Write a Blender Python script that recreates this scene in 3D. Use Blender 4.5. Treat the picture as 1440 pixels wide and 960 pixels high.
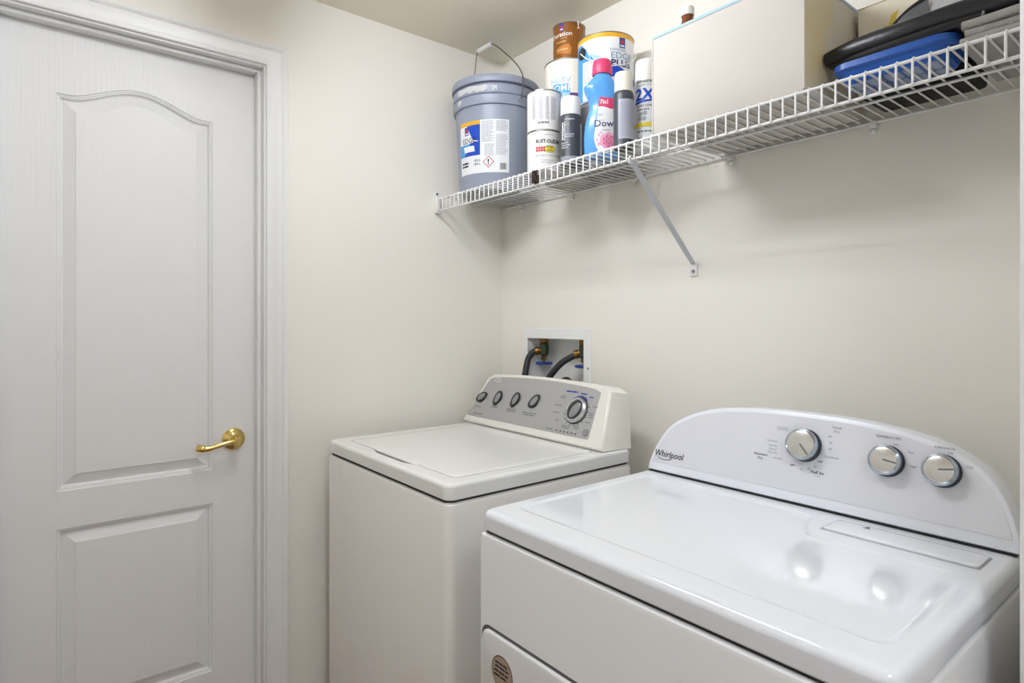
import bpy, bmesh, math, random
from mathutils import Vector, Matrix
random.seed(7)
PI = math.pi
for o in list(bpy.data.objects):
    bpy.data.objects.remove(o, do_unlink=True)
S = bpy.context.scene
C = S.collection

# ------------------------------------------------------------------ camera
CAM = Vector((1.930, -1.509, 1.287))
cd = bpy.data.cameras.new('camera')
cam = bpy.data.objects.new('camera', cd)
C.objects.link(cam)
cam.location = CAM
cam.rotation_euler = (PI / 2, 0, math.radians(51.076))
cd.sensor_width = 36
cd.lens = 36 * 852 / 1440
cd.shift_y = -28 / 1440
cd.clip_start = 0.02
S.camera = cam

# ------------------------------------------------------------------ world, exposure
w = bpy.data.worlds.new('world')
S.world = w
w.use_nodes = True
w.node_tree.nodes['Background'].inputs[0].default_value = (0.75, 0.85, 1.0, 1)
w.node_tree.nodes['Background'].inputs[1].default_value = 0.3
S.view_settings.view_transform = 'Standard'
S.view_settings.look = 'None'
S.view_settings.gamma = 1
S.view_settings.use_curve_mapping = False
S.view_settings.exposure = 0.0
LAUNDRY_LAMP = 38.0
HALL_LAMP = 29.0

# ------------------------------------------------------------------ materials
def srgb(r, g, b):
    def f(c):
        c /= 255
        return c / 12.92 if c <= 0.04045 else ((c + 0.055) / 1.055) ** 2.4
    return (f(r), f(g), f(b), 1)

MATS = {}
def mat(name, col, rough=0.5, metal=0.0, bump=0.0, scale=(200, 200, 200), var=0.0, vscale=6.0,
        spec=0.5, coat=0.0, emit=0.0, trans=0.0, blotch=None):
    if name in MATS:
        return MATS[name]
    m = bpy.data.materials.new(name)
    m.use_nodes = True
    nt = m.node_tree
    N, L = nt.nodes, nt.links
    b = N['Principled BSDF']
    c = srgb(*col)
    b.inputs['Base Color'].default_value = c
    b.inputs['Roughness'].default_value = rough
    b.inputs['Metallic'].default_value = metal
    b.inputs['Specular IOR Level'].default_value = spec
    b.inputs['Coat Weight'].default_value = coat
    b.inputs['Coat Roughness'].default_value = 0.08
    b.inputs['Transmission Weight'].default_value = trans
    if emit:
        b.inputs['Emission Color'].default_value = c
        b.inputs['Emission Strength'].default_value = emit
    tc = N.new('ShaderNodeTexCoord')
    if var or blotch:
        n = N.new('ShaderNodeTexNoise')
        n.inputs['Scale'].default_value = vscale
        n.inputs['Detail'].default_value = 4
        L.new(tc.outputs['Object'], n.inputs['Vector'])
        mx = N.new('ShaderNodeMix')
        mx.data_type = 'RGBA'
        mx.inputs[6].default_value = c
        if blotch:
            mx.inputs[7].default_value = srgb(*blotch)
            rp = N.new('ShaderNodeValToRGB')
            rp.color_ramp.elements[0].position = 0.5
            rp.color_ramp.elements[1].position = 0.72
            L.new(n.outputs['Fac'], rp.inputs['Fac'])
            L.new(rp.outputs['Color'], mx.inputs[0])
        else:
            mx.inputs[7].default_value = (c[0] * (1 - var), c[1] * (1 - var), c[2] * (1 - var), 1)
            L.new(n.outputs['Fac'], mx.inputs[0])
        L.new(mx.outputs[2], b.inputs['Base Color'])
    if bump:
        mp = N.new('ShaderNodeMapping')
        mp.inputs['Scale'].default_value = scale
        L.new(tc.outputs['Object'], mp.inputs['Vector'])
        n2 = N.new('ShaderNodeTexNoise')
        n2.inputs['Scale'].default_value = 1.0
        n2.inputs['Detail'].default_value = 3
        L.new(mp.outputs['Vector'], n2.inputs['Vector'])
        bp = N.new('ShaderNodeBump')
        bp.inputs['Strength'].default_value = bump
        bp.inputs['Distance'].default_value = 0.002
        L.new(n2.outputs['Fac'], bp.inputs['Height'])
        L.new(bp.outputs['Normal'], b.inputs['Normal'])
    MATS[name] = m
    return m

m_wall = mat('ivory_wall_paint', (244, 240, 230), 0.55, bump=0.12, scale=(260, 260, 260), var=0.02, vscale=3)
m_ceil = mat('ceiling_paint', (246, 239, 221), 0.8, bump=0.1, scale=(200, 200, 200), var=0.02)
m_trim = mat('white_trim_paint', (238, 238, 236), 0.32, var=0.02, vscale=10)
m_door = mat('white_door_paint', (236, 236, 235), 0.42, bump=0.3, scale=(500, 160, 7), var=0.02, vscale=4)
m_floor = mat('brown_wood_floor', (128, 92, 62), 0.35, bump=0.1, scale=(4, 120, 120), var=0.25, vscale=5)
m_brass = mat('polished_brass', (228, 202, 126), 0.16, 1.0)
m_dark = mat('dark_mark', (70, 66, 62), 0.7)
m_wash = mat('washer_enamel', (240, 240, 236), 0.2, coat=0.4)
m_washbody = mat('washer_body_enamel', (236, 233, 227), 0.25, coat=0.3)
m_biscuit = mat('console_plastic', (236, 234, 224), 0.28)
m_panel = mat('silver_panel', (180, 180, 179), 0.35, 0.35, bump=0.05, scale=(8, 900, 900))
m_knobd = mat('charcoal_knob', (48, 48, 50), 0.35)
m_knobg = mat('knob_grey_face', (150, 150, 154), 0.3, 0.4)
m_chrome = mat('satin_chrome', (205, 207, 210), 0.18, 0.9)
m_gap = mat('gap_black', (38, 38, 40), 0.8)
m_dry = mat('dryer_enamel', (240, 243, 248), 0.1, coat=0.5)
m_drybody = mat('dryer_body_enamel', (236, 236, 236), 0.22, coat=0.3)
m_drycon = mat('dryer_console_plastic', (240, 243, 250), 0.25)
m_drypan = mat('dryer_panel_grey', (228, 229, 235), 0.3, 0.08)
m_knobtop = mat('knob_brushed_top', (214, 213, 208), 0.25, 0.75)
m_knobrim = mat('knob_rim_chrome', (176, 186, 198), 0.15, 1.0)
m_knobskirt = mat('knob_skirt_navy', (38, 46, 58), 0.3)
m_ink = mat('ink_black', (35, 35, 38), 0.6)
m_inkg = mat('ink_grey', (128, 128, 134), 0.6)
m_inklg = mat('ink_light_grey', (176, 178, 184), 0.6)
m_inkw = mat('ink_white', (242, 242, 242), 0.5)
m_inkblue = mat('ink_blue', (42, 66, 150), 0.5)
m_wire = mat('white_vinyl_wire', (238, 238, 236), 0.35, var=0.03, vscale=40)
m_rust = mat('rusted_steel', (62, 44, 32), 0.8, 0.2, bump=0.4, var=0.5, vscale=120)
m_whitepl = mat('white_plastic', (240, 240, 238), 0.35)
m_screw = mat('zinc_screw', (150, 150, 150), 0.35, 0.9)
m_rubber = mat('black_rubber', (40, 40, 42), 0.5)
m_patina = mat('green_patina_brass', (74, 88, 66), 0.5, 0.5, var=0.4, vscale=90)
m_oldbrass = mat('aged_brass', (150, 112, 58), 0.35, 0.9, var=0.3, vscale=80)
m_bluewheel = mat('blue_valve_paint', (40, 72, 150), 0.4)
m_bucket = mat('grey_bucket_plastic', (152, 159, 176), 0.38, var=0.05, vscale=12)
m_steel = mat('steel_wire', (120, 118, 112), 0.35, 0.9)
m_label = mat('label_white', (238, 240, 242), 0.45)
m_lblue = mat('label_blue', (16, 74, 190), 0.4)
m_lcyan = mat('label_cyan', (70, 160, 222), 0.4)
m_lorange = mat('label_amber', (240, 178, 40), 0.4)
m_lred = mat('label_red', (196, 48, 52), 0.4)
m_lyel = mat('label_yellow', (240, 220, 60), 0.4)
m_canw = mat('can_white_paper', (236, 234, 230), 0.4, var=0.06, vscale=30)
m_tin = mat('tin_rim', (150, 148, 142), 0.3, 0.9)
m_tinw = mat('tin_lid_paint_smeared', (196, 192, 184), 0.45, 0.3, var=0.2, vscale=60)
m_brown = mat('can_bronze', (158, 98, 34), 0.35, 0.25, var=0.3, vscale=14)
m_cream = mat('can_cream', (240, 234, 222), 0.4)
m_purple = mat('label_purple', (96, 56, 110), 0.45)
m_spray = mat('spray_charcoal', (64, 66, 74), 0.4)
m_capw = mat('cap_white', (240, 238, 232), 0.4)
m_capc = mat('cap_cream', (232, 228, 212), 0.45)
m_bluebot = mat('softener_blue', (88, 160, 228), 0.28, coat=0.3)
m_pink = mat('softener_pink_cap', (226, 64, 112), 0.4)
m_rosel = mat('rose_light', (246, 176, 204), 0.5)
m_rosed = mat('rose_deep', (226, 92, 142), 0.5)
m_fabric = mat('cream_fabric', (210, 202, 186), 0.85, bump=0.25, scale=(900, 900, 900), blotch=(214, 190, 118), vscale=5)  # cream with yellow noise blotches, for the bin's right side
m_fabplain = mat('cream_fabric_plain', (212, 206, 198), 0.85, bump=0.25, scale=(900, 900, 900))
m_fabtrim = mat('pale_blue_binding', (176, 208, 224), 0.8)
m_amber = mat('brown_bottle', (122, 66, 34), 0.25)
m_black = mat('black_vinyl', (30, 31, 36), 0.32, bump=0.3, scale=(60, 60, 60))
m_silver = mat('silver_plastic', (206, 208, 214), 0.25, 0.25)
m_tray = mat('blue_tray_plastic', (38, 96, 190), 0.3, trans=0.15)
m_traycell = mat('grey_blue_cell', (150, 164, 190), 0.4)
m_towel = mat('grey_towel', (166, 163, 158), 0.95, bump=0.6, scale=(500, 500, 500), var=0.1, vscale=40)
m_pouch = mat('black_pouch_cloth', (34, 33, 33), 0.85, bump=0.4, scale=(300, 300, 300))
m_sticker = mat('kraft_sticker', (176, 158, 138), 0.55)
m_stickrim = mat('sticker_brown_rim', (96, 66, 48), 0.55)
m_diff = mat('lamp_diffuser', (242, 246, 255), 0.5, emit=LAUNDRY_LAMP)
m_diff2 = mat('hall_lamp_diffuser', (232, 240, 255), 0.5, emit=HALL_LAMP)

# ------------------------------------------------------------------ helpers
def mk(name, bm, m, parent=None, smooth=True, ang=35, local=False):
    """link a bmesh (world coordinates) as one mesh object; under a parent it is stored relative to it"""
    if parent is not None and not local:
        p = parent
        off = Vector((0, 0, 0))
        while p is not None:
            off += p.location
            p = p.parent
        bmesh.ops.translate(bm, verts=bm.verts, vec=-off)
    me = bpy.data.meshes.new(name)
    bm.to_mesh(me)
    bm.free()
    if m is not None:
        me.materials.append(m)
    if smooth:
        me.polygons.foreach_set('use_smooth', [True] * len(me.polygons))
        me.set_sharp_from_angle(angle=math.radians(ang))
    o = bpy.data.objects.new(name, me)
    C.objects.link(o)
    o.parent = parent
    if name in ('small_print', 'printed_captions', 'setting_lettering', 'dial_marks', 'sticker_print', 'cycle_title', 'petal_print', 'rose_print', 'barcode'):
        o['kind'] = 'stuff'
    return o

def thing(name, label, cat, loc=(0, 0, 0), rz=0, group=None):
    o = bpy.data.objects.new(name, None)
    C.objects.link(o)
    o.location = loc
    o.rotation_euler = (0, 0, rz)
    o.empty_display_size = 0.05
    return tag(o, label, cat, group)

def tag(o, label, cat, group=None):
    o['label'] = label
    o['category'] = cat
    if group:
        o['group'] = group
    return o

def struct(o, label, cat):
    o['kind'] = 'structure'
    o['label'] = label
    o['category'] = cat
    return o

def fixn(bm):
    bmesh.ops.recalc_face_normals(bm, faces=bm.faces)
    return bm

def box(x0, x1, y0, y1, z0, z1, bm=None):
    bm = bm or bmesh.new()
    v = [bm.verts.new(p) for p in ((x0, y0, z0), (x1, y0, z0), (x1, y1, z0), (x0, y1, z0),
                                   (x0, y0, z1), (x1, y0, z1), (x1, y1, z1), (x0, y1, z1))]
    for f in ((3, 2, 1, 0), (4, 5, 6, 7), (0, 1, 5, 4), (1, 2, 6, 5), (2, 3, 7, 6), (3, 0, 4, 7)):
        bm.faces.new([v[i] for i in f])
    return bm

def rbox(x0, x1, y0, y1, z0, z1, r=0.005, seg=2):
    bm = box(x0, x1, y0, y1, z0, z1)
    bmesh.ops.bevel(bm, geom=bm.edges[:], offset=r, segments=seg, profile=0.5, affect='EDGES')
    return bm

def loft(loops, cap0=True, cap1=True, bm=None, closed=True):
    bm = bm or bmesh.new()
    V = [[bm.verts.new(p) for p in lp] for lp in loops]
    n = len(loops[0])
    for a, b in zip(V[:-1], V[1:]):
        for i in range(n if closed else n - 1):
            j = (i + 1) % n
            bm.faces.new((a[i], a[j], b[j], b[i]))
    if cap0:
        bm.faces.new(V[0][::-1])
    if cap1:
        bm.faces.new(V[-1])
    return fixn(bm)

def lathe(prof, c=(0, 0, 0), seg=40, axis=None, bm=None):
    """profile of (radius, height); ends at radius 0 are closed"""
    new = bmesh.new()
    rows = []
    for r, h in prof:
        if r <= 1e-6:
            rows.append([new.verts.new((0, 0, h))])
        else:
            rows.append([new.verts.new((r * math.cos(2 * PI * i / seg), r * math.sin(2 * PI * i / seg), h)) for i in range(seg)])
    for a, b in zip(rows[:-1], rows[1:]):
        if len(a) == 1 and len(b) == 1:
            continue
        for i in range(seg):
            j = (i + 1) % seg
            if len(a) == 1:
                new.faces.new((a[0], b[j], b[i]))
            elif len(b) == 1:
                new.faces.new((a[i], a[j], b[0]))
            else:
                new.faces.new((a[i], a[j], b[j], b[i]))
    fixn(new)
    M = Matrix.Translation(c)
    if axis is not None:
        M = M @ Vector(axis).to_track_quat('Z', 'Y').to_matrix().to_4x4()
    bmesh.ops.transform(new, matrix=M, verts=new.verts)
    if bm is not None:
        merge(bm, new)
        return bm
    return new

def merge(bm, other):
    me = bpy.data.meshes.new('tmp')
    other.to_mesh(me)
    other.free()
    bm.from_mesh(me)
    bpy.data.meshes.remove(me)
    return bm

def tube(pts, r, seg=8, bm=None, caps=True):
    pts = [Vector(p) for p in pts]
    rs = r if isinstance(r, (list, tuple)) else [r] * len(pts)
    loops = []
    ref = None
    for i, p in enumerate(pts):
        if i == 0:
            t = pts[1] - p
        elif i == len(pts) - 1:
            t = p - pts[i - 1]
        else:
            t = (pts[i + 1] - p).normalized() + (p - pts[i - 1]).normalized()
        t.normalize()
        if ref is None:
            ref = Vector((0, 0, 1)) if abs(t.z) < 0.9 else Vector((1, 0, 0))
        a = t.cross(ref).normalized()
        b = t.cross(a).normalized()
        ref = -b if b.dot(ref) < 0 else b
        loops.append([p + a * (rs[i] * math.cos(2 * PI * k / seg)) + ref * (rs[i] * math.sin(2 * PI * k / seg)) for k in range(seg)])
    return loft(loops, caps, caps, bm)

def spline(pts, n=8):
    """Catmull-Rom through points of any dimension"""
    P = [tuple(p) for p in pts]
    P = [tuple(2 * a - b for a, b in zip(P[0], P[1]))] + P + [tuple(2 * a - b for a, b in zip(P[-1], P[-2]))]
    out = []
    for i in range(1, len(P) - 2):
        for k in range(n):
            t = k / n
            out.append(tuple(0.5 * (2 * b + (c - a) * t + (2 * a - 5 * b + 4 * c - d) * t * t + (3 * b - a - 3 * c + d) * t ** 3)
                             for a, b, c, d in zip(P[i - 1], P[i], P[i + 1], P[i + 2])))
    out.append(P[-2])
    return out

def rrect(x0, x1, y0, y1, r, n=5):
    out = []
    for cx, cy, a0 in ((x1 - r, y1 - r, 0), (x0 + r, y1 - r, 90), (x0 + r, y0 + r, 180), (x1 - r, y0 + r, 270)):
        for k in range(n + 1):
            a = math.radians(a0 + 90 * k / n)
            out.append((cx + r * math.cos(a), cy + r * math.sin(a)))
    return out

def fillet(pts, r, n=4):
    out = []
    N = len(pts)
    for i in range(N):
        p0, p1, p2 = Vector(pts[i - 1]), Vector(pts[i]), Vector(pts[(i + 1) % N])
        a = (p0 - p1).normalized()
        b = (p2 - p1).normalized()
        rr = min(r, 0.45 * (p0 - p1).length, 0.45 * (p2 - p1).length)
        A, B = p1 + a * rr, p1 + b * rr
        for k in range(n + 1):
            t = k / n
            q = A * (1 - t) ** 2 + p1 * 2 * t * (1 - t) + B * t * t
            out.append((q.x, q.y))
    return out

def offset(pts, d):
    """inset a CCW polygon by d"""
    out = []
    N = len(pts)
    for i in range(N):
        p0, p1, p2 = Vector(pts[i - 1]), Vector(pts[i]), Vector(pts[(i + 1) % N])
        e1 = (p1 - p0).normalized()
        e2 = (p2 - p1).normalized()
        n1 = Vector((-e1.y, e1.x))
        n2 = Vector((-e2.y, e2.x))
        k = n1 + n2
        k = k / max(0.25, k.dot(n1))
        q = p1 + k * d
        out.append((q.x, q.y))
    return out

def weighted(o):
    m_ = o.modifiers.new('weighted_normal', 'WEIGHTED_NORMAL')
    m_.mode = 'FACE_AREA'
    m_.weight = 80
    m_.keep_sharp = True
    return o

# flat print: shapes live in (u, v) and are laid on a plane, a cylinder or any surface
def poly(pts, bm=None):
    bm = bm or bmesh.new()
    bm.faces.new([bm.verts.new((p[0], p[1], 0)) for p in pts])
    return bm

def rect(u0, u1, v0, v1, bm=None):
    return poly(((u0, v0), (u1, v0), (u1, v1), (u0, v1)), bm)

def disc(u, v, a, b=None, n=24, bm=None, rot=0):
    b = b or a
    c, s = math.cos(rot), math.sin(rot)
    return poly([(u + a * math.cos(2 * PI * i / n) * c - b * math.sin(2 * PI * i / n) * s,
                  v + a * math.cos(2 * PI * i / n) * s + b * math.sin(2 * PI * i / n) * c) for i in range(n)], bm)

def text(s, h, u=0, v=0, align='CENTER', fat=0.0, sx=1.0, slant=0.0, bm=None, rot=0):
    cu = bpy.data.curves.new('t', 'FONT')
    cu.body = s
    cu.size = h / 0.7
    cu.align_x = align
    cu.resolution_u = 2
    cu.offset = fat
    cu.shear = slant
    ob = bpy.data.objects.new('t', cu)
    me = bpy.data.meshes.new_from_object(ob)
    b2 = bmesh.new()
    b2.from_mesh(me)
    M = Matrix.Translation((u, v, 0)) @ Matrix.Rotation(rot, 4, 'Z') @ Matrix.Diagonal((sx, 1, 1, 1))
    bmesh.ops.transform(b2, matrix=M, verts=b2.verts)
    bpy.data.objects.remove(ob)
    bpy.data.curves.remove(cu)
    bpy.data.meshes.remove(me)
    if bm is not None:
        return merge(bm, b2)
    return b2

def dashes(u0, u1, v0, v1, rows, fill=0.55, word=(0.15, 0.4), bm=None, seed=1, align='L'):
    """rows of print too small to read"""
    rnd = random.Random(seed)
    bm = bm or bmesh.new()
    dv = (v1 - v0) / rows
    wid = u1 - u0
    for i in range(rows):
        va = v1 - dv * (i + 1) + dv * (1 - fill) / 2
        vb = va + dv * fill
        end = u1 - wid * rnd.uniform(0, 0.25)
        sh = (u1 - end) / 2 if align == 'C' else 0
        u = u0
        while u < end:
            e = min(end, u + wid * rnd.uniform(*word))
            if e - u > wid * 0.03:
                rect(u + sh, e + sh, va, vb, bm)
            u = e + wid * 0.035
    return bm

def wrap(bm, fn, du=None, dv=None):
    """cut flat shapes on a grid, then map (u, v) with fn"""
    def cut(ax, step):
        cs = [v.co[ax] for v in bm.verts]
        if not cs:
            return
        k = math.ceil(min(cs) / step)
        while k * step < max(cs):
            co = [0, 0, 0]
            no = [0, 0, 0]
            co[ax] = k * step + 1e-5
            no[ax] = 1
            bmesh.ops.bisect_plane(bm, geom=bm.verts[:] + bm.edges[:] + bm.faces[:], plane_co=co, plane_no=no)
            k += 1
    if du:
        cut(0, du)
    if dv:
        cut(1, dv)
    for v in bm.verts:
        v.co = fn(v.co.x, v.co.y)
    return bm

def cyl(cx, cy, z0, r, phi, off=0.0006):
    """mapping of (u, v) onto an upright cylinder; r may be a function of height"""
    def fn(u, v):
        rr = (r(v) if callable(r) else r)
        a = phi + u / rr
        return Vector((cx + (rr + off) * math.cos(a), cy + (rr + off) * math.sin(a), z0 + v))
    return fn

def facing(x, y, deg=0):
    return math.atan2(CAM.y - y, CAM.x - x) + math.radians(deg)

def boolean(o, cutter_bm, op='DIFFERENCE'):
    me = bpy.data.meshes.new('cut')
    cutter_bm.to_mesh(me)
    cutter_bm.free()
    c = bpy.data.objects.new('cut', me)
    C.objects.link(c)
    md = o.modifiers.new('b', 'BOOLEAN')
    md.operation = op
    md.solver = 'EXACT'
    md.object = c
    bpy.context.view_layer.update()
    dg = bpy.context.evaluated_depsgraph_get()
    nm = bpy.data.meshes.new_from_object(o.evaluated_get(dg))
    o.modifiers.clear()
    old = o.data
    mats = list(old.materials)
    o.data = nm
    nm.materials.clear()
    for m_ in mats:
        nm.materials.append(m_)
    nm.polygons.foreach_set('use_smooth', [True] * len(nm.polygons))
    nm.set_sharp_from_angle(angle=math.radians(35))
    nm.name = old.name
    bpy.data.objects.remove(c)
    bpy.data.meshes.remove(old)
    return o

# ================================================================== the room
CEIL = 2.326
YF = -2.5           # wall behind the photographer
XR = 3.1            # far side of the hall
struct(mk('floor', box(-0.2, XR + 0.1, YF - 0.1, 0.2, -0.05, 0), m_floor, None, False), 'brown wood floor of the laundry room', 'floor')
struct(mk('ceiling', box(-0.2, XR + 0.1, YF - 0.1, 0.2, CEIL, CEIL + 0.05), m_ceil, None, False), 'flat painted ceiling above the wire shelf', 'ceiling')
# back wall with the opening for the washer valves
HX0, HX1, HZ0, HZ1 = 0.158, 0.463, 0.985, 1.227
bm = box(-0.2, HX0, 0, 0.12, 0, CEIL)
box(HX1, XR + 0.1, 0, 0.12, 0, CEIL, bm)
box(HX0, HX1, 0, 0.12, 0, HZ0, bm)
box(HX0, HX1, 0, 0.12, HZ1, CEIL, bm)
struct(mk('wall_back', bm, m_wall, None, False), 'ivory painted wall behind the washer and dryer', 'wall')
# left wall with the doorway
DY0, DY1, DZ = -1.566, -0.931, 2.070    # jamb faces
bm = box(-0.12, 0, DY1 + 0.018, 0, 0, CEIL)
box(-0.12, 0, YF, DY0 - 0.018, 0, CEIL, bm)
box(-0.12, 0, DY0 - 0.018, DY1 + 0.018, DZ + 0.018, CEIL, bm)
struct(mk('wall_left', bm, m_wall, None, False), 'ivory painted wall with the white panelled door', 'wall')
struct(mk('wall_front', box(-0.12, XR + 0.1, YF - 0.1, YF, 0, CEIL), m_wall, None, False), 'ivory painted wall facing the machines', 'wall')
bm = box(1.757, 1.87, -0.51, 0, 0, CEIL)
struct(mk('wall_right', bm, m_wall, None, False), 'short ivory wall beside the dryer ending in a white jamb', 'wall')
struct(mk('wall_hall', box(XR, XR + 0.1, YF, 0, 0, CEIL), m_wall, None, False), 'ivory hall wall outside the laundry', 'wall')
# jamb end of the short wall
bm = rbox(1.737, 1.757, -0.53, -0.44, 0, CEIL - 0.001, 0.004, 2)
merge(bm, rbox(1.757, 1.87, -0.53, -0.51, 0, CEIL - 0.001, 0.002, 1))
struct(mk('trim_3', bm, m_trim), 'white painted jamb at the edge of the opening beside the dryer', 'trim')

# door jamb with stop
bm = box(-0.12, 0, DY1, DY1 + 0.018, 0, DZ + 0.018)
box(-0.12, 0, DY0 - 0.018, DY0, 0, DZ + 0.018, bm)
box(-0.12, 0, DY0, DY1, DZ, DZ + 0.018, bm)
merge(bm, rbox(-0.060, -0.026, DY1 - 0.012, DY1, 0, DZ, 0.002, 1))
merge(bm, rbox(-0.060, -0.026, DY0, DY0 + 0.012, 0, DZ, 0.002, 1))
merge(bm, rbox(-0.060, -0.026, DY0 + 0.012, DY1 - 0.012, DZ - 0.012, DZ, 0.002, 1))
struct(mk('trim_2', bm, m_trim), 'white door jamb and stop around the panelled door', 'trim')
# moulded casing: profile swept up, across and down with mitred corners
prof = [(0, 0), (0, 0.009), (0.003, 0.0105), (0.010, 0.0108), (0.013, 0.0095), (0.017, 0.0098), (0.030, 0.0125), (0.038, 0.0150),
        (0.042, 0.0150), (0.0445, 0.0135), (0.047, 0.0160), (0.052, 0.0190), (0.058, 0.0190), (0.063, 0.0170), (0.0650, 0.0120), (0.0650, 0)]
ci0, ci1, ciz = DY0 - 0.005, DY1 + 0.005, DZ + 0.006
loops = [[(x, ci1 + t, 0.0) for t, x in prof], [(x, ci1 + t, ciz + t) for t, x in prof],
         [(x, ci0 - t, ciz + t) for t, x in prof], [(x, ci0 - t, 0.0) for t, x in prof]]
struct(mk('trim_1', loft(loops), m_trim, None, True, 22), 'white moulded casing around the panelled door', 'trim')
bm = box(0, 0.012, DY1 + 0.072, 0, 0, 0.085)
bmesh.ops.bevel(bm, geom=[e for e in bm.edges if all(v.co.z > 0.08 for v in e.verts)], offset=0.006, segments=2, affect='EDGES')
struct(mk('baseboard_left', bm, m_trim), 'white baseboard under the ivory wall by the washer', 'baseboard')
bm = box(0.012, 1.757, -0.012, 0, 0, 0.085)
bmesh.ops.bevel(bm, geom=[e for e in bm.edges if all(v.co.z > 0.08 for v in e.verts)], offset=0.006, segments=2, affect='EDGES')
struct(mk('baseboard_back', bm, m_trim), 'white baseboard behind the washer and dryer', 'baseboard')

# ---- door: leaf with two raised panels
XD = -0.062
LY0, LY1, LZ0, LZ1 = DY0 + 0.003, DY1 - 0.003, 0.012, DZ - 0.003
PC, PH = -1.2516, 0.189
def panel_loop(t, x, z0, z1, arch):
    out = [(x, PC - PH + t, z0 + t), (x, PC + PH - t, z0 + t)]
    n = 32
    for i in range(n + 1):
        u = 1 - 2 * i / n
        k = 0.0
        if arch and abs(u) < 0.84:
            k = (0.5 + 0.5 * math.cos(PI * abs(u) / 0.84)) ** 0.75
        out.append((x, PC + u * (PH - t), z1 - t + arch * k))
    return out
panels = ((0.8384, 1.8888, 0.047), (0.2323, 0.7386, 0.0))
bm = bmesh.new()
def ring(bm, pts):
    vs = [bm.verts.new(p) for p in pts]
    return [bm.edges.new((vs[i], vs[(i + 1) % len(vs)])) for i in range(len(vs))]
es = ring(bm, ((XD, LY0, LZ0), (XD, LY1, LZ0), (XD, LY1, LZ1), (XD, LY0, LZ1)))
for z0, z1, a in panels:
    es += ring(bm, panel_loop(0, XD, z0, z1, a))
bmesh.ops.triangle_fill(bm, use_beauty=True, use_dissolve=False, edges=es, normal=(1, 0, 0))
for f in bm.faces:
    if f.normal.x < 0:
        f.normal_flip()
b2 = box(XD - 0.035, XD, LY0, LY1, LZ0, LZ1)
bmesh.ops.delete(b2, geom=[f for f in b2.faces if f.normal.x > 0.9 or all(v.co.x > XD - 0.001 for v in f.verts)], context='FACES')
merge(bm, b2)
door = struct(mk('door_1', bm, m_door, None, False), 'white two panel door with arched upper panel and brass lever', 'door')
PP = [(0, 0), (0.0015, -0.0030), (0.0045, -0.0030), (0.0055, -0.0055), (0.0085, -0.0055), (0.0105, -0.0115), (0.0135, -0.0130), (0.041, -0.0030), (0.0422, -0.0015)]
for z0, z1, a in panels:
    mk('raised_panel', loft([panel_loop(t, XD + d, z0, z1, a) for t, d in PP], False, True), m_door, door, True, 15)
# little chip in the paint
mk('chip', wrap(disc(0, 0, 0.0045, 0.0025, 12, rot=0.6), lambda u, v: Vector((XD - 0.0025, -1.246 + u, 1.841 + v))), m_dark, door, False)
# brass lever
hy, hz = -1.004, 0.926
hd = mk('door_handle', lathe([(0, 0), (0.033, 0), (0.0335, 0.003), (0.031, 0.007), (0.024, 0.010), (0.017, 0.013), (0.0125, 0.020), (0.0115, 0.036), (0.013, 0.040), (0.013, 0.050), (0.009, 0.055), (0, 0.056)],
                              (XD, hy, hz), 36, (1, 0, 0)), m_brass, door)
hd['label'] = 'polished brass lever handle'
pts = spline([(XD + 0.045, hy + 0.006, hz - 0.001), (XD + 0.047, hy - 0.022, hz - 0.002), (XD + 0.047, hy - 0.05, hz - 0.007), (XD + 0.045, hy - 0.078, hz - 0.013), (XD + 0.040, hy - 0.098, hz - 0.012), (XD + 0.033, hy - 0.108, hz - 0.008)], 6)
n = len(pts)
mk('lever', tube(pts, [0.0095 - 0.0022 * math.sin(PI * min(1, i / n * 1.4)) + (0.0015 if i > n * 0.7 else 0) - (0.004 if i == n - 1 else 0) for i in range(n)], 12), m_brass, hd)

# ================================================================== washer
WX0, WX1, WY0, WY1 = 0.070, 0.766, -0.757, -0.114
washer = thing('washing_machine', 'white top loading washing machine with silver control panel under the grey bucket', 'washing machine', (0.418, -0.436, 0))
def slab(x0, x1, y0, y1, prof, r, n=6):
    """stack of rounded rectangles: prof = (inset, z)"""
    return loft([[(px, py, z) for px, py in rrect(x0 + i, x1 - i, y0 + i, y1 - i, max(0.002, r - i), n)] for i, z in prof])
mk('body', slab(WX0 - 0.002, WX1 + 0.004, WY0 - 0.002, WY1, [(0, 0.025), (0, 0.858), (0.003, 0.866), (0.010, 0.870)], 0.022), m_washbody, washer)
# pressed crease of the front panel
mk('front_seam', rbox(WX0 + 0.100, WX0 + 0.1025, WY0 - 0.0029, WY0 - 0.001, 0.03, 0.857, 0.0008, 1), m_washbody, washer)
for fx in (WX0 + 0.05, WX1 - 0.05):
    for fy in (WY0 + 0.05, WY1 - 0.05):
        mk('foot', lathe([(0, 0), (0.02, 0), (0.02, 0.008), (0.008, 0.01), (0.008, 0.03), (0, 0.03)], (fx, fy, 0), 16), m_rubber, washer)
mk('seam_shade_slab', slab(WX0 + 0.006, WX1 - 0.006, WY0 + 0.006, WY1 - 0.006, [(0, 0.868), (0, 0.880)], 0.018), m_gap, washer)  # black slab paints the shade inside the seam and lid gap
deck = mk('top_deck', slab(WX0, WX1, WY0, WY1, [(0.003, 0.8755), (0, 0.878), (0, 0.904), (0.0025, 0.910), (0.007, 0.9135), (0.012, 0.914)], 0.024), m_wash, washer)
LX0, LX1, LYF, LYR = 0.132, 0.722, -0.707, -0.236
off = washer.location
def lid_outline(g):
    o = rrect(LX0 - g, LX1 + g, LYF - g, LYR + g, 0.012 + g, 4)
    return o
cut = loft([[(x, y, z) for x, y in lid_outline(0.0025)] for z in (0.865, 0.93)])
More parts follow.
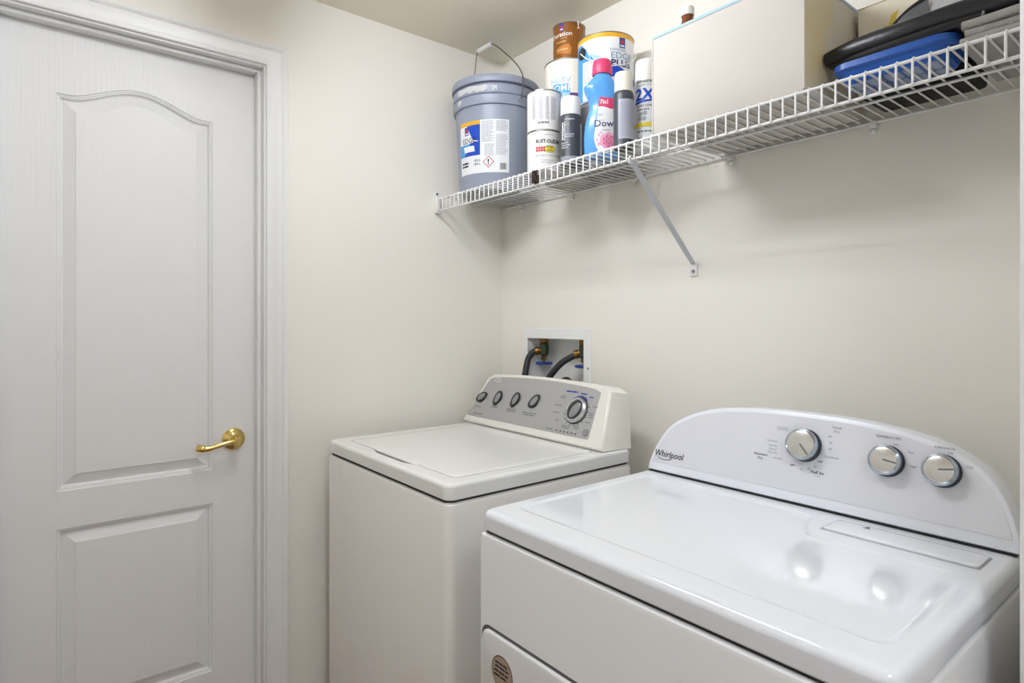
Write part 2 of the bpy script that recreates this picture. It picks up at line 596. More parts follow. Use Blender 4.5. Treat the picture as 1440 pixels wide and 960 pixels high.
boolean(deck, cut)
# finger scoop in front of the lid
sc = []
for i in range(25):
    u = i / 24
    sc.append((0.285 + 0.275 * u, LYF - 0.001 - 0.017 * min(1, math.sin(PI * u) * 1.5)))
sc += [(0.56, LYF + 0.02), (0.285, LYF + 0.02)]
boolean(deck, loft([[(x, y, z) for x, y in sc] for z in (0.865, 0.93)]))
weighted(deck)
lidlo = [(0.0, 0.8803), (0, 0.9125), (0.001, 0.9148), (0.004, 0.9160), (0.03, 0.9165)]
lid = loft([[(px, py, z) for px, py in rrect(LX0 + i, LX1 - i, LYF + i, LYR - i, max(0.003, 0.012 - i), 4)] for i, z in lidlo])
weighted(mk('lid', lid, m_wash, washer))
mk('lid_grip', rbox(0.295, 0.55, LYF - 0.003, LYF + 0.004, 0.9085, 0.9140, 0.002, 2), m_wash, washer)

# console: loft from the sloping face back to the wall side
WK = 0.085 / 0.163
def wf(x, z, d=0.0):
    """point on the washer's sloping face, d in front of it"""
    n = Vector((0, -1, WK)).normalized()
    return Vector((x, -0.228 + (z - 0.925) * WK, z)) + n * d
def wtop(u, z0=1.0875, h=0.012):
    return z0 + h * (1 - (2 * u - 1) ** 2)
def wface(i, bot, d, n=20):
    """outline of the face, inset i; bottom edge at bot"""
    z1 = 1.0875 - i
    out = [wf(0.054 + i, bot, d), wf(0.752 - i, bot, d)]
    xr, xl = 0.711 - i * 0.9, 0.106 + i * 0.9
    for k in range(n + 1):
        u = k / n
        e = min(u, 1 - u)
        dz = -0.010 * max(0, 1 - e / 0.04) ** 2
        x = xr + (xl - xr) * u
        out.append(wf(x, wtop(u, z1) + dz, d))
    return out
def wrear(y, i=0, n=20):
    out = [Vector((0.056 + i, y, 0.9145)), Vector((0.761 - i, y, 0.9145))]
    for k in range(n + 1):
        u = k / n
        e = min(u, 1 - u)
        dz = -0.014 * max(0, 1 - e / 0.05) ** 2
        out.append(Vector((0.753 - i + (0.064 + 2 * i - 0.753) * u, y, 1.0865 - i + 0.010 * (1 - (2 * u - 1) ** 2) + dz)))
    return out
Fo, B = wface(0.0, 0.9165, 0.0), wrear(WY1)
mid = [[a.lerp(b, t) for a, b in zip(Fo, B)] for t in (0.05, 0.14, 0.35, 0.7)]
mk('console', loft([wface(0.007, 0.932, 0.0012), wface(0.003, 0.922, 0.0008)] + mid + [B]), m_biscuit, washer, True, 40)
# silver panel
pan = [(0.066, 0.940), (0.690, 0.940)]
pr = [(0.677 + (0.124 - 0.677) * k / 24, wtop(k / 24, 1.078)) for k in range(25)]
outl = fillet([pan[0], pan[1], pr[0]], 0.008)[5:10] + [(0.6775, 1.072)] + [(x, z) for x, z in pr[1:-1]] + [(0.1225, 1.072)] + fillet([pr[-1], pan[0], pan[1]], 0.008)[5:10]
bmp = poly(outl)
for v in bmp.verts:
    v.co = wf(v.co.x, v.co.y, 0.0022)
ret = bmesh.ops.extrude_face_region(bmp, geom=bmp.faces[:])
nrm = Vector((0, -1, WK)).normalized()
bmesh.ops.translate(bmp, verts=[g for g in ret['geom'] if isinstance(g, bmesh.types.BMVert)], vec=-nrm * 0.002)
wp = mk('control_panel', fixn(bmp), m_panel, washer, True, 30)
wp['label'] = 'silver grey control panel with printed settings'
def wprint(name, bm, m, d=0.0028):
    sv = math.sqrt(1 + WK * WK)
    for v in bm.verts:
        v.co = wf(v.co.x, v.co.y, d)
    return mk(name, bm, m, wp, False)
NW = Vector((0, -1, WK)).normalized()
UW = Vector((0, WK, 1)).normalized()
def wknob(x, z, ang, r=0.0245, name='knob'):
    c = wf(x, z, 0.002)
    k = mk(name, lathe([(0, 0), (r * 0.86, 0), (r * 0.86, 0.002), (r * 0.8, 0.003), (0, 0.003)], c, 28, NW), m_chrome if name == 'cycle_dial' else m_knobd, washer)
    def tear(s, h, su=0.0):
        out = []
        for i in range(28):
            t = 2 * PI * i / 28
            rr = s * (1 - 0.36 * abs(math.sin(t)) ** 1.3 + 0.22 * max(0, math.cos(t)) ** 6)
            a = rr * math.cos(t)
            b = rr * math.sin(t)
            u, v = a * math.cos(ang) - b * math.sin(ang), a * math.sin(ang) + b * math.cos(ang)
            out.append(c + Vector((1, 0, 0)) * (u + su) + UW * v + NW * h)
        return out
    mk('grip', loft([tear(r * 1.06, 0.002), tear(r * 1.06, 0.0055), tear(r * 1.02, 0.0072), tear(r * 0.96, 0.0076)]), m_knobd, k)
    mk('knob_face', loft([tear(r * 0.72, 0.0072, r * 0.20), tear(r * 0.70, 0.0088, r * 0.20), tear(r * 0.56, 0.0098, r * 0.20)]), m_knobg, k)
    return k
for x, z, a in ((0.116, 1.006, 0.55), (0.212, 1.0135, -1.75), (0.309, 1.017, -1.8), (0.404, 1.0175, 0.95)):
    wknob(x, z, a)
# big cycle dial: silver ring, dark well and a raised half-moon grip
dc = wf(0.606, 1.0125, 0.002)
dial = mk('cycle_dial', lathe([(0, 0), (0.0415, 0), (0.042, 0.004), (0.041, 0.008), (0.036, 0.012), (0.0325, 0.0125), (0.030, 0.010), (0, 0.010)], dc, 40, NW), m_chrome, washer)
mk('dial_base', lathe([(0, 0), (0.0445, 0), (0.0445, 0.002), (0, 0.002)], dc - NW * 0.0005, 40, NW), m_knobd, dial)
def lens(s, t, h, sh=0.0):
    out = []
    for i in range(32):
        a = 2 * PI * i / 32
        u0 = s * math.cos(a)
        v0 = t * math.sin(a) * (1 - 0.1 * math.cos(a) ** 2) + sh
        an = 1.15
        out.append(dc + Vector((1, 0, 0)) * (u0 * math.cos(an) - v0 * math.sin(an)) + UW * (u0 * math.sin(an) + v0 * math.cos(an)) + NW * h)
    return out
mk('grip', loft([lens(0.031, 0.026, 0.009), lens(0.030, 0.025, 0.0140, 0.0), lens(0.029, 0.023, 0.0150, 0.0)]), m_knobd, dial)
mk('knob_face', loft([lens(0.0270, 0.0155, 0.0145, -0.0085), lens(0.0260, 0.0145, 0.0180, -0.0085), lens(0.022, 0.011, 0.0195, -0.0085)]), m_knobg, dial)
bmk = bmesh.new()
for i in range(14):
    a = math.radians(200 + i * 20)
    if 35 < (200 + i * 20) % 360 < 145:
        continue
    disc(0.606 + 0.0485 * math.cos(a), 1.0125 + 0.043 * math.sin(a), 0.0021, 0.0021, 8, bmk)
wprint('dial_marks', bmk, m_ink)
arc = []
for i in range(15):
    a = math.radians(50 + 80 * i / 14)
    arc.append((0.606 + 0.0490 * math.cos(a), 1.0125 + 0.0432 * math.sin(a)))
arc += [(0.606 + 0.0445 * math.cos(math.radians(130 - 80 * i / 14)), 1.0125 + 0.0392 * math.sin(math.radians(130 - 80 * i / 14))) for i in range(15)]
wprint('cycle_arc', poly(arc), m_inkblue)
bmk = dashes(0.535, 0.590, 1.0620, 1.0670, 1, 0.9, (0.3, 0.5), seed=3)
dashes(0.600, 0.630, 1.0600, 1.0640, 1, 0.9, (0.3, 0.5), bmk, 4)
dashes(0.640, 0.660, 1.0530, 1.0565, 1, 0.9, (0.3, 0.5), bmk, 5)
wprint('cycle_title', bmk, m_inkblue)
bmk = bmesh.new()
for i, (x, z, wd, rr) in enumerate(((0.515, 1.045, 0.03, 2), (0.505, 1.020, 0.034, 1), (0.503, 0.998, 0.036, 1), (0.528, 0.976, 0.018, 1), (0.563, 0.962, 0.042, 2),
                                    (0.618, 0.966, 0.022, 2), (0.655, 0.985, 0.024, 1), (0.660, 1.005, 0.020, 3), (0.665, 1.030, 0.020, 1), (0.500, 0.949, 0.034, 1))):
    dashes(x, x + wd, z - 0.0028 * rr, z + 0.0028 * rr, rr, 0.5, (0.3, 0.6), bmk, 20 + i, 'C')
for i, (x, z, wd, rr) in enumerate(((0.095, 0.9735, 0.045, 1), (0.190, 0.981, 0.040, 1), (0.275, 0.981, 0.060, 2), (0.366, 0.979, 0.068, 2), (0.105, 0.9505, 0.06, 1))):
    dashes(x, x + wd, z - 0.003 * rr, z + 0.003 * rr, rr, 0.55, (0.25, 0.5), bmk, 40 + i, 'C')
for i, x in enumerate((0.116, 0.212, 0.309, 0.404)):
    for k in range(3):
        disc(x + 0.012 + 0.011 * k, 1.0425 - 0.004 * k, 0.0012, 0.0012, 6, bmk)
wprint('printed_captions', bmk, m_inkg)
bmk = bmesh.new()
for i in range(6):
    wprint('status_light', rect(0.5495 + i * 0.0163, 0.5555 + i * 0.0163, 0.9468, 0.9502), m_ink)
bt = mk('start_button', lathe([(0, 0), (0.0115, 0), (0.0115, 0.002), (0.010, 0.0035), (0, 0.003)], wf(0.671, 0.957, 0.002), 24, NW), m_knobg, washer)
badge = wprint('brand_badge', disc(0.170, 1.072, 0.023, 0.0085, 32), mat('badge_silver', (208, 208, 206), 0.3, 0.4))
bmk = text('Whirlpool', 0.0055, 0.170, 1.0700)
for v in bmk.verts:
    v.co = wf(v.co.x, v.co.y, 0.0034)
mk('brand_lettering', bmk, m_inkg, badge, False)

# ================================================================== dryer
RX0, RX1, RYF, RYR = 0.950, 1.692, -0.798, -0.150
dryer = thing('clothes_dryer', 'white clothes dryer with rounded console and three silver knobs', 'clothes dryer', (1.321, -0.474, 0))
mk('body', slab(RX0 - 0.004, RX1 + 0.002, RYF - 0.004, RYR, [(0, 0.02), (0, 0.860), (0.002, 0.866), (0.008, 0.869)], 0.014), m_drybody, dryer)
for fx in (RX0 + 0.05, RX1 - 0.05):
    for fy in (RYF + 0.05, RYR - 0.05):
        mk('foot', lathe([(0, 0), (0.02, 0), (0.02, 0.008), (0.008, 0.01), (0.008, 0.03), (0, 0.03)], (fx, fy, 0), 16), m_rubber, dryer)
mk('seam_shade_slab', slab(RX0 + 0.006, RX1 - 0.006, RYF + 0.006, RYR - 0.006, [(0, 0.866), (0, 0.880)], 0.01), m_gap, dryer)  # black slab paints the shade in the seam under the deck
mk('top_deck', slab(RX0, RX1, RYF, RYR, [(0.003, 0.8745), (0, 0.878), (0, 0.900), (0.002, 0.907), (0.0065, 0.9120), (0.013, 0.914)], 0.020), m_dry, dryer)
dk = dryer.children[-1]
# pressed field in the deck: L-shaped, leaving room for the lint screen lid
field = [(0.984, -0.738), (1.663, -0.738), (1.663, -0.428), (1.420, -0.428), (1.385, -0.318), (0.984, -0.318)]
loops = []
for d, z in ((-0.004, 0.9148), (0.0, 0.9136), (0.006, 0.9118), (0.012, 0.9112)):
    loops.append([(x, y, z) for x, y in fillet(offset(field, d), 0.028, 6)])
o3 = dryer.location
cutter = loft(loops)
weighted(boolean(dk, cutter))
# lint screen lid with its arrow
ls = [(1.428, -0.392), (1.664, -0.392), (1.664, -0.318), (1.428, -0.318)]
mk('lint_recess', loft([[(x, y, z) for x, y in fillet(offset(ls, d), 0.006, 3)] for d, z in ((0, 0.9138), (0, 0.9145), (0.002, 0.9146))]), m_inklg, dryer)
lint = mk('lint_lid', loft([[(x, y, z) for x, y in fillet(offset(ls, d), 0.008, 3)] for d, z in ((0.003, 0.9140), (0.003, 0.9165), (0.006, 0.9182), (0.012, 0.9185))]), m_dry, dryer)
mk('arrow', wrap(poly(((-0.007, -0.007), (0.007, -0.007), (0, 0.008))), lambda u, v: Vector((1.487 + u, -0.334 + v, 0.9188))), m_inkg, lint, False)
# drum door in the front
def front(o, y):
    return [(x, y, z) for x, z in o]
dd = [(0.966, 0.12), (1.62, 0.12), (1.62, 0.690), (0.966, 0.690)]
yb = RYF - 0.004
mk('door_gap', loft([front(fillet(offset(dd, -0.006), 0.028, 6), yb + 0.001), front(fillet(offset(dd, -0.006), 0.028, 6), yb - 0.0006)]), mat('door_shadow_gap', (92, 92, 92), 0.7), dryer)
dd_o = mk('drum_door', loft([front(fillet(offset(dd, d), 0.026, 6), yb - y) for d, y in ((0, 0.0002), (0, 0.004), (0.002, 0.0065), (0.006, 0.0075))]), m_drybody, dryer)
st = mk('round_sticker', wrap(disc(0, 0, 0.032, 0.032, 32), lambda u, v: Vector((1.034 + u, yb - 0.0078, 0.627 + v))), m_stickrim, dd_o, False)
bmk = mk('sticker_field', wrap(disc(0, 0, 0.0300, 0.0300, 32), lambda u, v: Vector((1.034 + u, yb - 0.0081, 0.627 + v))), m_sticker, dd_o, False)
bmk = dashes(-0.020, 0.022, 0.005, 0.020, 2, 0.5, (0.2, 0.4), seed=9)
dashes(-0.024, 0.026, -0.012, 0.004, 2, 0.5, (0.2, 0.4), bmk, 10)
mk('sticker_print', wrap(bmk, lambda u, v: Vector((1.034 + u, yb - 0.0084, 0.627 + v))), m_ink, dd_o, False)

# console: arched face leaning back
DK = 0.05 / 0.18
ND = Vector((0, -1, DK)).normalized()
UD = Vector((0, DK, 1)).normalized()
def df(x, z, d=0.0):
    return Vector((x, -0.285 + (z - 0.918) * DK, z)) + ND * d
half = [(0.3665, 0.918), (0.3655, 0.935), (0.358, 0.962), (0.348, 0.987), (0.335, 1.010), (0.316, 1.0325), (0.290, 1.0500), (0.25, 1.0690), (0.2, 1.0825), (0.16, 1.0885), (0.1, 1.0940), (0.05, 1.0958), (0, 1.0963)]
DC = 1.3245
hs = spline(half, 4)
arch = [(DC + x, z) for x, z in hs] + [(DC - x, z) for x, z in hs[-2::-1]]     # right foot, over the top, left foot (CCW)
def arch_in(i, bot):
    o = offset(arch, i)
    o = [(min(max(x, DC - 0.3665 + i), DC + 0.3665 - i), max(z, bot)) for x, z in o]
    return o
def dl(i, bot, d, pull=0.0):
    return [df(x, z, d) for x, z in arch_in(i, bot)]
loops = [dl(0.0045, 0.923, 0.0005), dl(0.0015, 0.919, -0.001), dl(0, 0.9165, -0.0045)]
for t, i in ((0.012, 0.0), (0.05, 0.003), (0.085, 0.010)):
    loops.append([Vector((x, df(x, z).y + t if df(x, z).y + t < RYR - 0.001 else RYR - 0.001, z)) for x, z in arch_in(i, 0.9155)])
loops.append([Vector((x, RYR - 0.0005, z)) for x, z in arch_in(0.016, 0.9155)])
mk('console', loft(loops), m_drycon, dryer, True, 40)
mk('console_gap', box(DC - 0.362, DC + 0.362, -0.2865, -0.20, 0.9142, 0.9162), m_gap, dryer, False)
pi = [(x, z) for x, z in arch_in(0.0095, 0.938)]
pp = loft([[df(x, z, 0.0002) for x, z in pi], [df(x, z, 0.0016) for x, z in pi]])
dp = mk('control_panel', pp, m_drypan, dryer, True, 30)
dp['label'] = 'pale grey arched control panel with printed settings'
def dprint(name, bm, m, d=0.0026):
    for v in bm.verts:
        v.co = df(v.co.x, v.co.y, d)
    return mk(name, bm, m, dp, False)
for kx, kz, r, ang in ((1.3385, 1.0315, 0.0325, -48), (1.4920, 1.0270, 0.0280, -8), (1.5790, 1.0253, 0.0280, 10)):
    c = df(kx, kz, 0.0018)
    k = mk('knob', lathe([(0, 0), (r + 0.001, 0), (r + 0.001, 0.004), (r - 0.001, 0.006), (r - 0.0005, 0.016), (0, 0.016)], c, 44, ND), m_knobskirt, dryer)
    mk('knob_rim', lathe([(r - 0.004, 0.015), (r - 0.0005, 0.0155), (r, 0.019), (r - 0.0012, 0.0225), (r - 0.004, 0.0238), (r - 0.0048, 0.0232), (r - 0.0048, 0.015)], c, 44, ND), m_knobrim, k)
    mk('knob_cap', lathe([(0, 0.015), (r - 0.0050, 0.015), (r - 0.0050, 0.0232), (r - 0.007, 0.0242), (0, 0.0247)], c, 44, ND), m_knobtop, k)
    a = math.radians(ang)
    dr, pe = Vector((math.cos(a), 0, 0)) + UD * math.sin(a), Vector((-math.sin(a), 0, 0)) + UD * math.cos(a)
    q = [c + dr * s * (r - 0.005) + pe * t + ND * 0.0252 for s, t in ((0.0, -0.0014), (0.98, -0.0012), (0.98, 0.0012), (0.0, 0.0014))]
    b2 = bmesh.new()
    b2.faces.new([b2.verts.new(p) for p in q])
    mk('pointer', b2, mat('pointer_grey', (116, 118, 122), 0.35, 0.5), k, False)
# brand name: the long p and l with the swirl under them
bmk = text('Whirlpool', 0.0150, 1.0150, 0.9530, fat=0.0001, sx=0.94, slant=0.12)
sw = [(1.0045 + 0.020 * math.cos(math.radians(a)), 0.9515 + 0.0055 * math.sin(math.radians(a))) for a in range(190, 345, 12)]
sw2 = [(1.0045 + 0.0195 * math.cos(math.radians(a)), 0.9525 + 0.0052 * math.sin(math.radians(a))) for a in range(190, 345, 12)]
poly(sw + sw2[::-1], bmk)
dprint('brand_lettering', bmk, m_ink)
bmk = text('Automatic', 0.0052, 1.2475, 0.9975)
text('Dry', 0.0052, 1.2475, 0.9895, bm=bmk)
text('Fluff Air', 0.0058, 1.370, 0.9805, bm=bmk)
text('OFF', 0.0040, 1.3175, 0.9870, bm=bmk)
text('OFF', 0.0040, 1.3720, 1.0030, bm=bmk)
dprint('setting_lettering', bmk, m_ink)
bmk = bmesh.new()
for s, x, z, h in (('Cool Down', 1.269, 1.0290, 0.0036), ('Less Dry', 1.2715, 1.0195, 0.0036), ('Normal', 1.2725, 1.0125, 0.0036), ('More Dry', 1.2725, 1.0055, 0.0036), ('Very Dry', 1.2850, 0.9955, 0.0036),
                   ('10', 1.3365, 0.9825, 0.004), ('20', 1.3520, 0.9865, 0.004), ('30', 1.3635, 0.9920, 0.004), ('no heat', 1.370, 0.9755, 0.0028),
                   ('Cool Down', 1.3935, 1.0150, 0.0038), ('40', 1.3885, 1.0300, 0.004), ('50', 1.3885, 1.0420, 0.004), ('60', 1.3850, 1.0540, 0.004), ('Timed', 1.396, 1.0720, 0.005), ('Dry', 1.397, 1.0645, 0.005),
                   ('TEMPERATURE', 1.4890, 1.0670, 0.0046), ('Low', 1.5030, 1.0570, 0.0038), ('Med', 1.5280, 1.0460, 0.0038), ('High', 1.5340, 1.0225, 0.0042), ('ON', 1.6170, 1.0360, 0.0042), ('OFF', 1.5880, 1.0545, 0.0038)):
    text(s, h, x, z, bm=bmk)
dprint('setting_lettering', bmk, m_inkg)
bmk = dashes(1.275, 1.304, 1.0545, 1.0625, 2, 0.4, (0.1, 0.25), seed=61)
dashes(1.563, 1.605, 1.0620, 1.0660, 1, 0.6, (0.08, 0.16), bmk, 62)
dprint('small_print', bmk, m_inklg)

# ================================================================== washer outlet box, hoses
ob = thing('washer_outlet_box', 'white recessed valve box in the wall above the washer', 'outlet box', (0.31, 0.0, 1.11))
FX0, FX1, FZ0, FZ1 = 0.136, 0.4936, 0.965, 1.262
IX0, IX1, IZ0, IZ1 = 0.163, 0.459, 1.0, 1.2235
def plate(o, y):
    return [(x, y, z) for x, z in o]
outer = rrect(FX0, FX1, FZ0, FZ1, 0.004, 3)
inner = rrect(IX0, IX1, IZ0, IZ1, 0.002, 3)
mk('face_frame', loft([plate(outer, -0.0002), plate(outer, -0.004), plate(offset(outer, 0.002), -0.006), plate(offset(inner, -0.002), -0.006), plate(inner, -0.004), plate(inner, 0.0)], False, False), m_whitepl, ob)
bm = loft([plate(inner, -0.002), plate(inner, 0.084)], False, True)
boxin = mk('recess', bm, m_whitepl, ob, True, 20)
# bottom drain riser inside the recess
mk('drain_riser', lathe([(0, 0), (0.016, 0), (0.016, 0.075), (0.011, 0.080), (0, 0.080)], (0.222, 0.066, IZ0), 20), m_whitepl, ob)
for sx in (FX0 + 0.011, FX1 - 0.011):
    mk('screw', lathe([(0, 0), (0.0038, 0), (0.003, 0.0015), (0, 0.002)], (sx, -0.006, 1.127), 12, (0, -1, 0)), m_screw, ob)
def valve(vx, vy, ztop, side):
    v = mk('valve', lathe([(0, 0.0), (0.006, 0.0), (0.006, 0.012), (0.010, 0.016), (0.0165, 0.022), (0.0185, 0.040), (0.0165, 0.060), (0.0145, 0.066), (0, 0.066)], (vx, vy, 1.140), 24), m_patina, ob)
    mk('pipe', lathe([(0, 0), (0.014, 0), (0.0175, 0.002), (0.0175, 0.012), (0.015, 0.014), (0.015, ztop - 1.206), (0, ztop - 1.206)], (vx, vy, 1.206), 6), m_oldbrass, v, True, 20)
    mk('packing_nut', lathe([(0, 0), (0.007, 0), (0.0105, 0.003), (0.0105, 0.014), (0, 0.014)], (vx, vy, 1.140), 6), m_oldbrass, v, True, 20)
    mk('stem', lathe([(0, 0), (0.004, 0), (0.004, 0.022), (0, 0.022)], (vx, vy, 1.124), 10), m_steel, v)
    b = bmesh.new()
    lo = []
    for zz, k in ((1.123, 0.92), (1.125, 1.0), (1.131, 1.0), (1.133, 0.9)):
        lo.append([(vx + (0.029 + 0.0030 * math.cos(8 * t)) * k * math.cos(t), vy + (0.029 + 0.0030 * math.cos(8 * t)) * k * math.sin(t), zz) for t in [2 * PI * i / 64 for i in range(64)]])
    mk('hand_wheel', loft(lo), m_bluewheel, v)
    d = Vector(side).normalized()
    mk('hose_nut', lathe([(0, 0), (0.011, 0), (0.012, 0.010), (0.0155, 0.012), (0.0155, 0.024), (0.013, 0.026), (0, 0.026)], Vector((vx, vy, 1.180)) + d * 0.010, 16, d), m_oldbrass, v)
    return v
valve(0.207, 0.040, IZ1, (-0.62, -0.75, -0.18))
valve(0.418, 0.040, IZ1, (-0.72, -0.55, -0.32))
def hose(name, label, pts, r=0.0115):
    p = spline(pts, 8)
    return tag(mk(name, tube(p, r, 14), m_rubber), label, 'hose')
hose('water_hose', 'black rubber water hose bending down from the valve nearer the room corner',
     [(0.190, 0.018, 1.176), (0.176, 0.004, 1.166), (0.172, -0.012, 1.14), (0.178, -0.030, 1.09), (0.185, -0.050, 1.0), (0.19, -0.060, 0.85), (0.2, -0.07, 0.68), (0.2, -0.095, 0.62), (0.2, -0.1125, 0.61)])
hose('water_hose', 'black rubber water hose slanting away from the valve with its wheel at the box edge',
     [(0.396, 0.022, 1.168), (0.382, 0.012, 1.160), (0.355, -0.006, 1.140), (0.328, -0.022, 1.108), (0.304, -0.034, 1.066), (0.290, -0.050, 0.98), (0.285, -0.062, 0.85), (0.285, -0.075, 0.70), (0.285, -0.098, 0.64), (0.285, -0.1125, 0.63)])
hose('drain_hose', 'black drain hose looping just above the washer console',
     [(0.330, 0.055, 1.0005), (0.330, 0.055, 1.035), (0.338, 0.042, 1.066), (0.350, 0.018, 1.074), (0.362, -0.008, 1.070), (0.370, -0.034, 1.045), (0.374, -0.055, 0.98), (0.375, -0.065, 0.8), (0.375, -0.075, 0.5), (0.375, -0.1, 0.4), (0.375, -0.1125, 0.39)], 0.0135)

# ================================================================== wire shelf
DECK = 1.7445
SY = -0.315
shelf = thing('wire_shelf', 'long white wire shelf with a ribbed front lip on the wall', 'shelf', (0.87, -0.16, 1.74))
WR = 0.0021
zc = DECK - WR
bmw = tube([(0, -0.004, zc), (0, SY + 0.002, zc), (0, SY - 0.003, zc - 0.004), (0, SY - 0.003, 1.6955)], WR, 6)
bmesh.ops.translate(bmw, verts=bmw.verts, vec=(0, 0.16, -1.74))
w0 = mk('deck_wire', bmw, m_wire, shelf, True, 60, True)
nW = 67
for i in range(nW):
    o = w0 if i == 0 else w0.copy()
    if i:
        C.objects.link(o)
    o.location = (0.028 + i * 0.0254 - 0.87, 0, 0)
for nm, y, z, r in (('front_top_rail', SY + 0.0005, zc - 0.0045, 0.0032), ('front_bottom_rail', SY + 0.0022, 1.6960, 0.0032), ('middle_rail', -0.150, zc - 0.005, 0.0030), ('rear_rail', -0.0075, zc - 0.005, 0.0030)):
    mk(nm, tube([(0.004, y, z), (1.735, y, z)], r, 10), m_wire, shelf)
# plastic end bracket on the left wall
eb = mk('end_bracket', rbox(0.0, 0.004, SY - 0.008, SY + 0.018, 1.683, 1.770, 0.0015, 2), m_whitepl, shelf)
bm = rbox(0.003, 0.026, SY - 0.009, SY - 0.005, 1.690, 1.748, 0.0015, 2)
merge(bm, rbox(0.003, 0.026, SY - 0.006, SY + 0.012, 1.688, 1.692, 0.001, 1))
mk('bracket_cup', bm, m_whitepl, eb)
for z in (1.6885, 1.760):
    mk('screw', lathe([(0, 0), (0.004, 0), (0.0035, 0.002), (0, 0.0025)], (0.004, SY + 0.004, z), 12, (1, 0, 0)), m_dark, eb)
# diagonal support brace
p0, p1 = Vector((0.927, SY + 0.004, 1.6925)), Vector((0.900, -0.005, 1.452))
d = (p1 - p0).normalized()
sx = Vector((1, 0, 0)) - d * d.x
sx.normalize()
nn = d.cross(sx).normalized()
def bsec(p, hw, th):
    return [p + sx * a + nn * b for a, b in ((-hw, -th), (-hw + 0.002, -th - 0.003), (hw - 0.002, -th - 0.003), (hw, -th), (hw, th), (-hw, th))]
br = mk('support_brace', loft([bsec(p0 - d * 0.008, 0.0075, 0.001), bsec(p0 + d * 0.03, 0.0085, 0.001), bsec(p1 - d * 0.03, 0.0085, 0.001), bsec(p1, 0.0075, 0.001)]), mat('brace_white_steel', (214, 217, 224), 0.35), shelf, True, 20)
mk('brace_foot', rbox(0.888, 0.912, -0.0055, -0.0003, 1.418, 1.456, 0.0015, 2), m_wire, br)
mk('screw', lathe([(0, 0), (0.005, 0), (0.0045, 0.002), (0, 0.003)], (0.900, -0.0055, 1.432), 14, (0, -1, 0)), m_screw, br)
mk('brace_hook', tube([(0.927, SY + 0.012, 1.690), (0.927, SY - 0.004, 1.689), (0.927, SY - 0.0065, 1.698), (0.927, SY - 0.001, 1.703)], 0.003, 8), m_wire, br)
# clips that pin the rear rail to the wall
for cx_ in (0.127, 0.407, 0.687, 1.02, 1.376, 1.66):
    b2 = rbox(cx_ - 0.008, cx_ + 0.008, -0.013, -0.0003, zc - 0.016, zc - 0.001, 0.003, 2)
    merge(b2, lathe([(0, 0), (0.006, 0), (0.005, 0.006), (0, 0.007)], (cx_, -0.006, zc - 0.022), 12, (0, -0.5, -1)))
    mk('wall_clip', b2, m_whitepl, shelf)
# rusted splice on the lip
b2 = rbox(0.555, 0.569, SY - 0.0085, SY + 0.004, 1.7, 1.738, 0.002, 2)
merge(b2, rbox(0.567, 0.583, SY - 0.0075, SY + 0.002, 1.7, 1.722, 0.002, 2))
merge(b2, tube([(0.576, SY - 0.006, 1.737), (0.578, SY - 0.008, 1.722), (0.572, SY - 0.009, 1.705)], 0.0022, 6))
rc = mk('rusted_clip', b2, m_rust, shelf)
rc['label'] = 'rusted brown splice clip on the shelf lip'

# ================================================================== things on the shelf
ZS = DECK + 0.0006
def emblem(fn, u, v, h, parent):
    """little shield: blue frame, red dome, white foot"""
    mk('emblem', wrap(rect(u - 0.33 * h, u + 0.33 * h, v - 0.5 * h, v + 0.5 * h), fn(0.0002), 0.008), m_inkblue, parent, False)
    mk('emblem', wrap(poly([(u - 0.2 * h, v - 0.1 * h), (u + 0.2 * h, v - 0.1 * h), (u + 0.16 * h, v + 0.18 * h), (u, v + 0.4 * h), (u - 0.16 * h, v + 0.18 * h)]), fn(0.0004), 0.008), m_lred, parent, False)
    mk('emblem', wrap(rect(u - 0.24 * h, u + 0.24 * h, v - 0.38 * h, v - 0.22 * h), fn(0.0004), 0.008), m_inkw, parent, False)

# ---- five gallon bucket
BX, BY = 0.166, -0.160
bucket = thing('paint_bucket', 'large grey plastic paint bucket with wire handle and white grip', 'bucket', (BX, BY, ZS))
def br_(v):
    return 0.131 + 0.0155 * v / 0.29
mk('body', lathe([(0, 0.004), (0.12, 0.004), (0.124, 0), (0.1305, 0.002), (0.1315, 0.008), (0.1465, 0.288), (0.1535, 0.2885), (0.1545, 0.291), (0.1555, 0.318), (0.1525, 0.3215), (0.1505, 0.323),
                   (0.1545, 0.3245), (0.1555, 0.327), (0.1560, 0.353), (0.1525, 0.356), (0.1475, 0.357), (0.1475, 0.37), (0, 0.37)], (BX, BY, ZS), 72), m_bucket, bucket)
mk('lid', lathe([(0.150, 0.362), (0.1600, 0.3625), (0.1610, 0.365), (0.1610, 0.381), (0.1590, 0.387), (0.154, 0.389), (0.149, 0.387), (0.147, 0.379), (0, 0.379)], (BX, BY, ZS), 72), m_bucket, bucket)
bphi = facing(BX, BY)
def bfn(o):
    return cyl(BX, BY, ZS, br_, bphi, 0.0008 + o)
lab = mk('label', wrap(rect(-0.150, 0.046, 0.056, 0.236), bfn(0), 0.012), m_label, bucket, False)
mk('print_block', wrap(rect(-0.150, -0.056, 0.118, 0.222), bfn(0.0003), 0.012), m_lblue, lab, False)
mk('print_block', wrap(poly(((-0.150, 0.118), (-0.128, 0.118), (-0.096, 0.150), (-0.112, 0.222), (-0.150, 0.222))), bfn(0.0005), 0.012), m_lcyan, lab, False)
mk('print_block', wrap(rect(-0.150, -0.056, 0.222, 0.236), bfn(0.0003), 0.012), m_lorange, lab, False)
mk('print_block', wrap(poly(((-0.150, 0.222), (-0.112, 0.222), (-0.085, 0.172), (-0.06, 0.165), (-0.105, 0.160), (-0.150, 0.160))), bfn(0.0006), 0.012), m_label, lab, False)
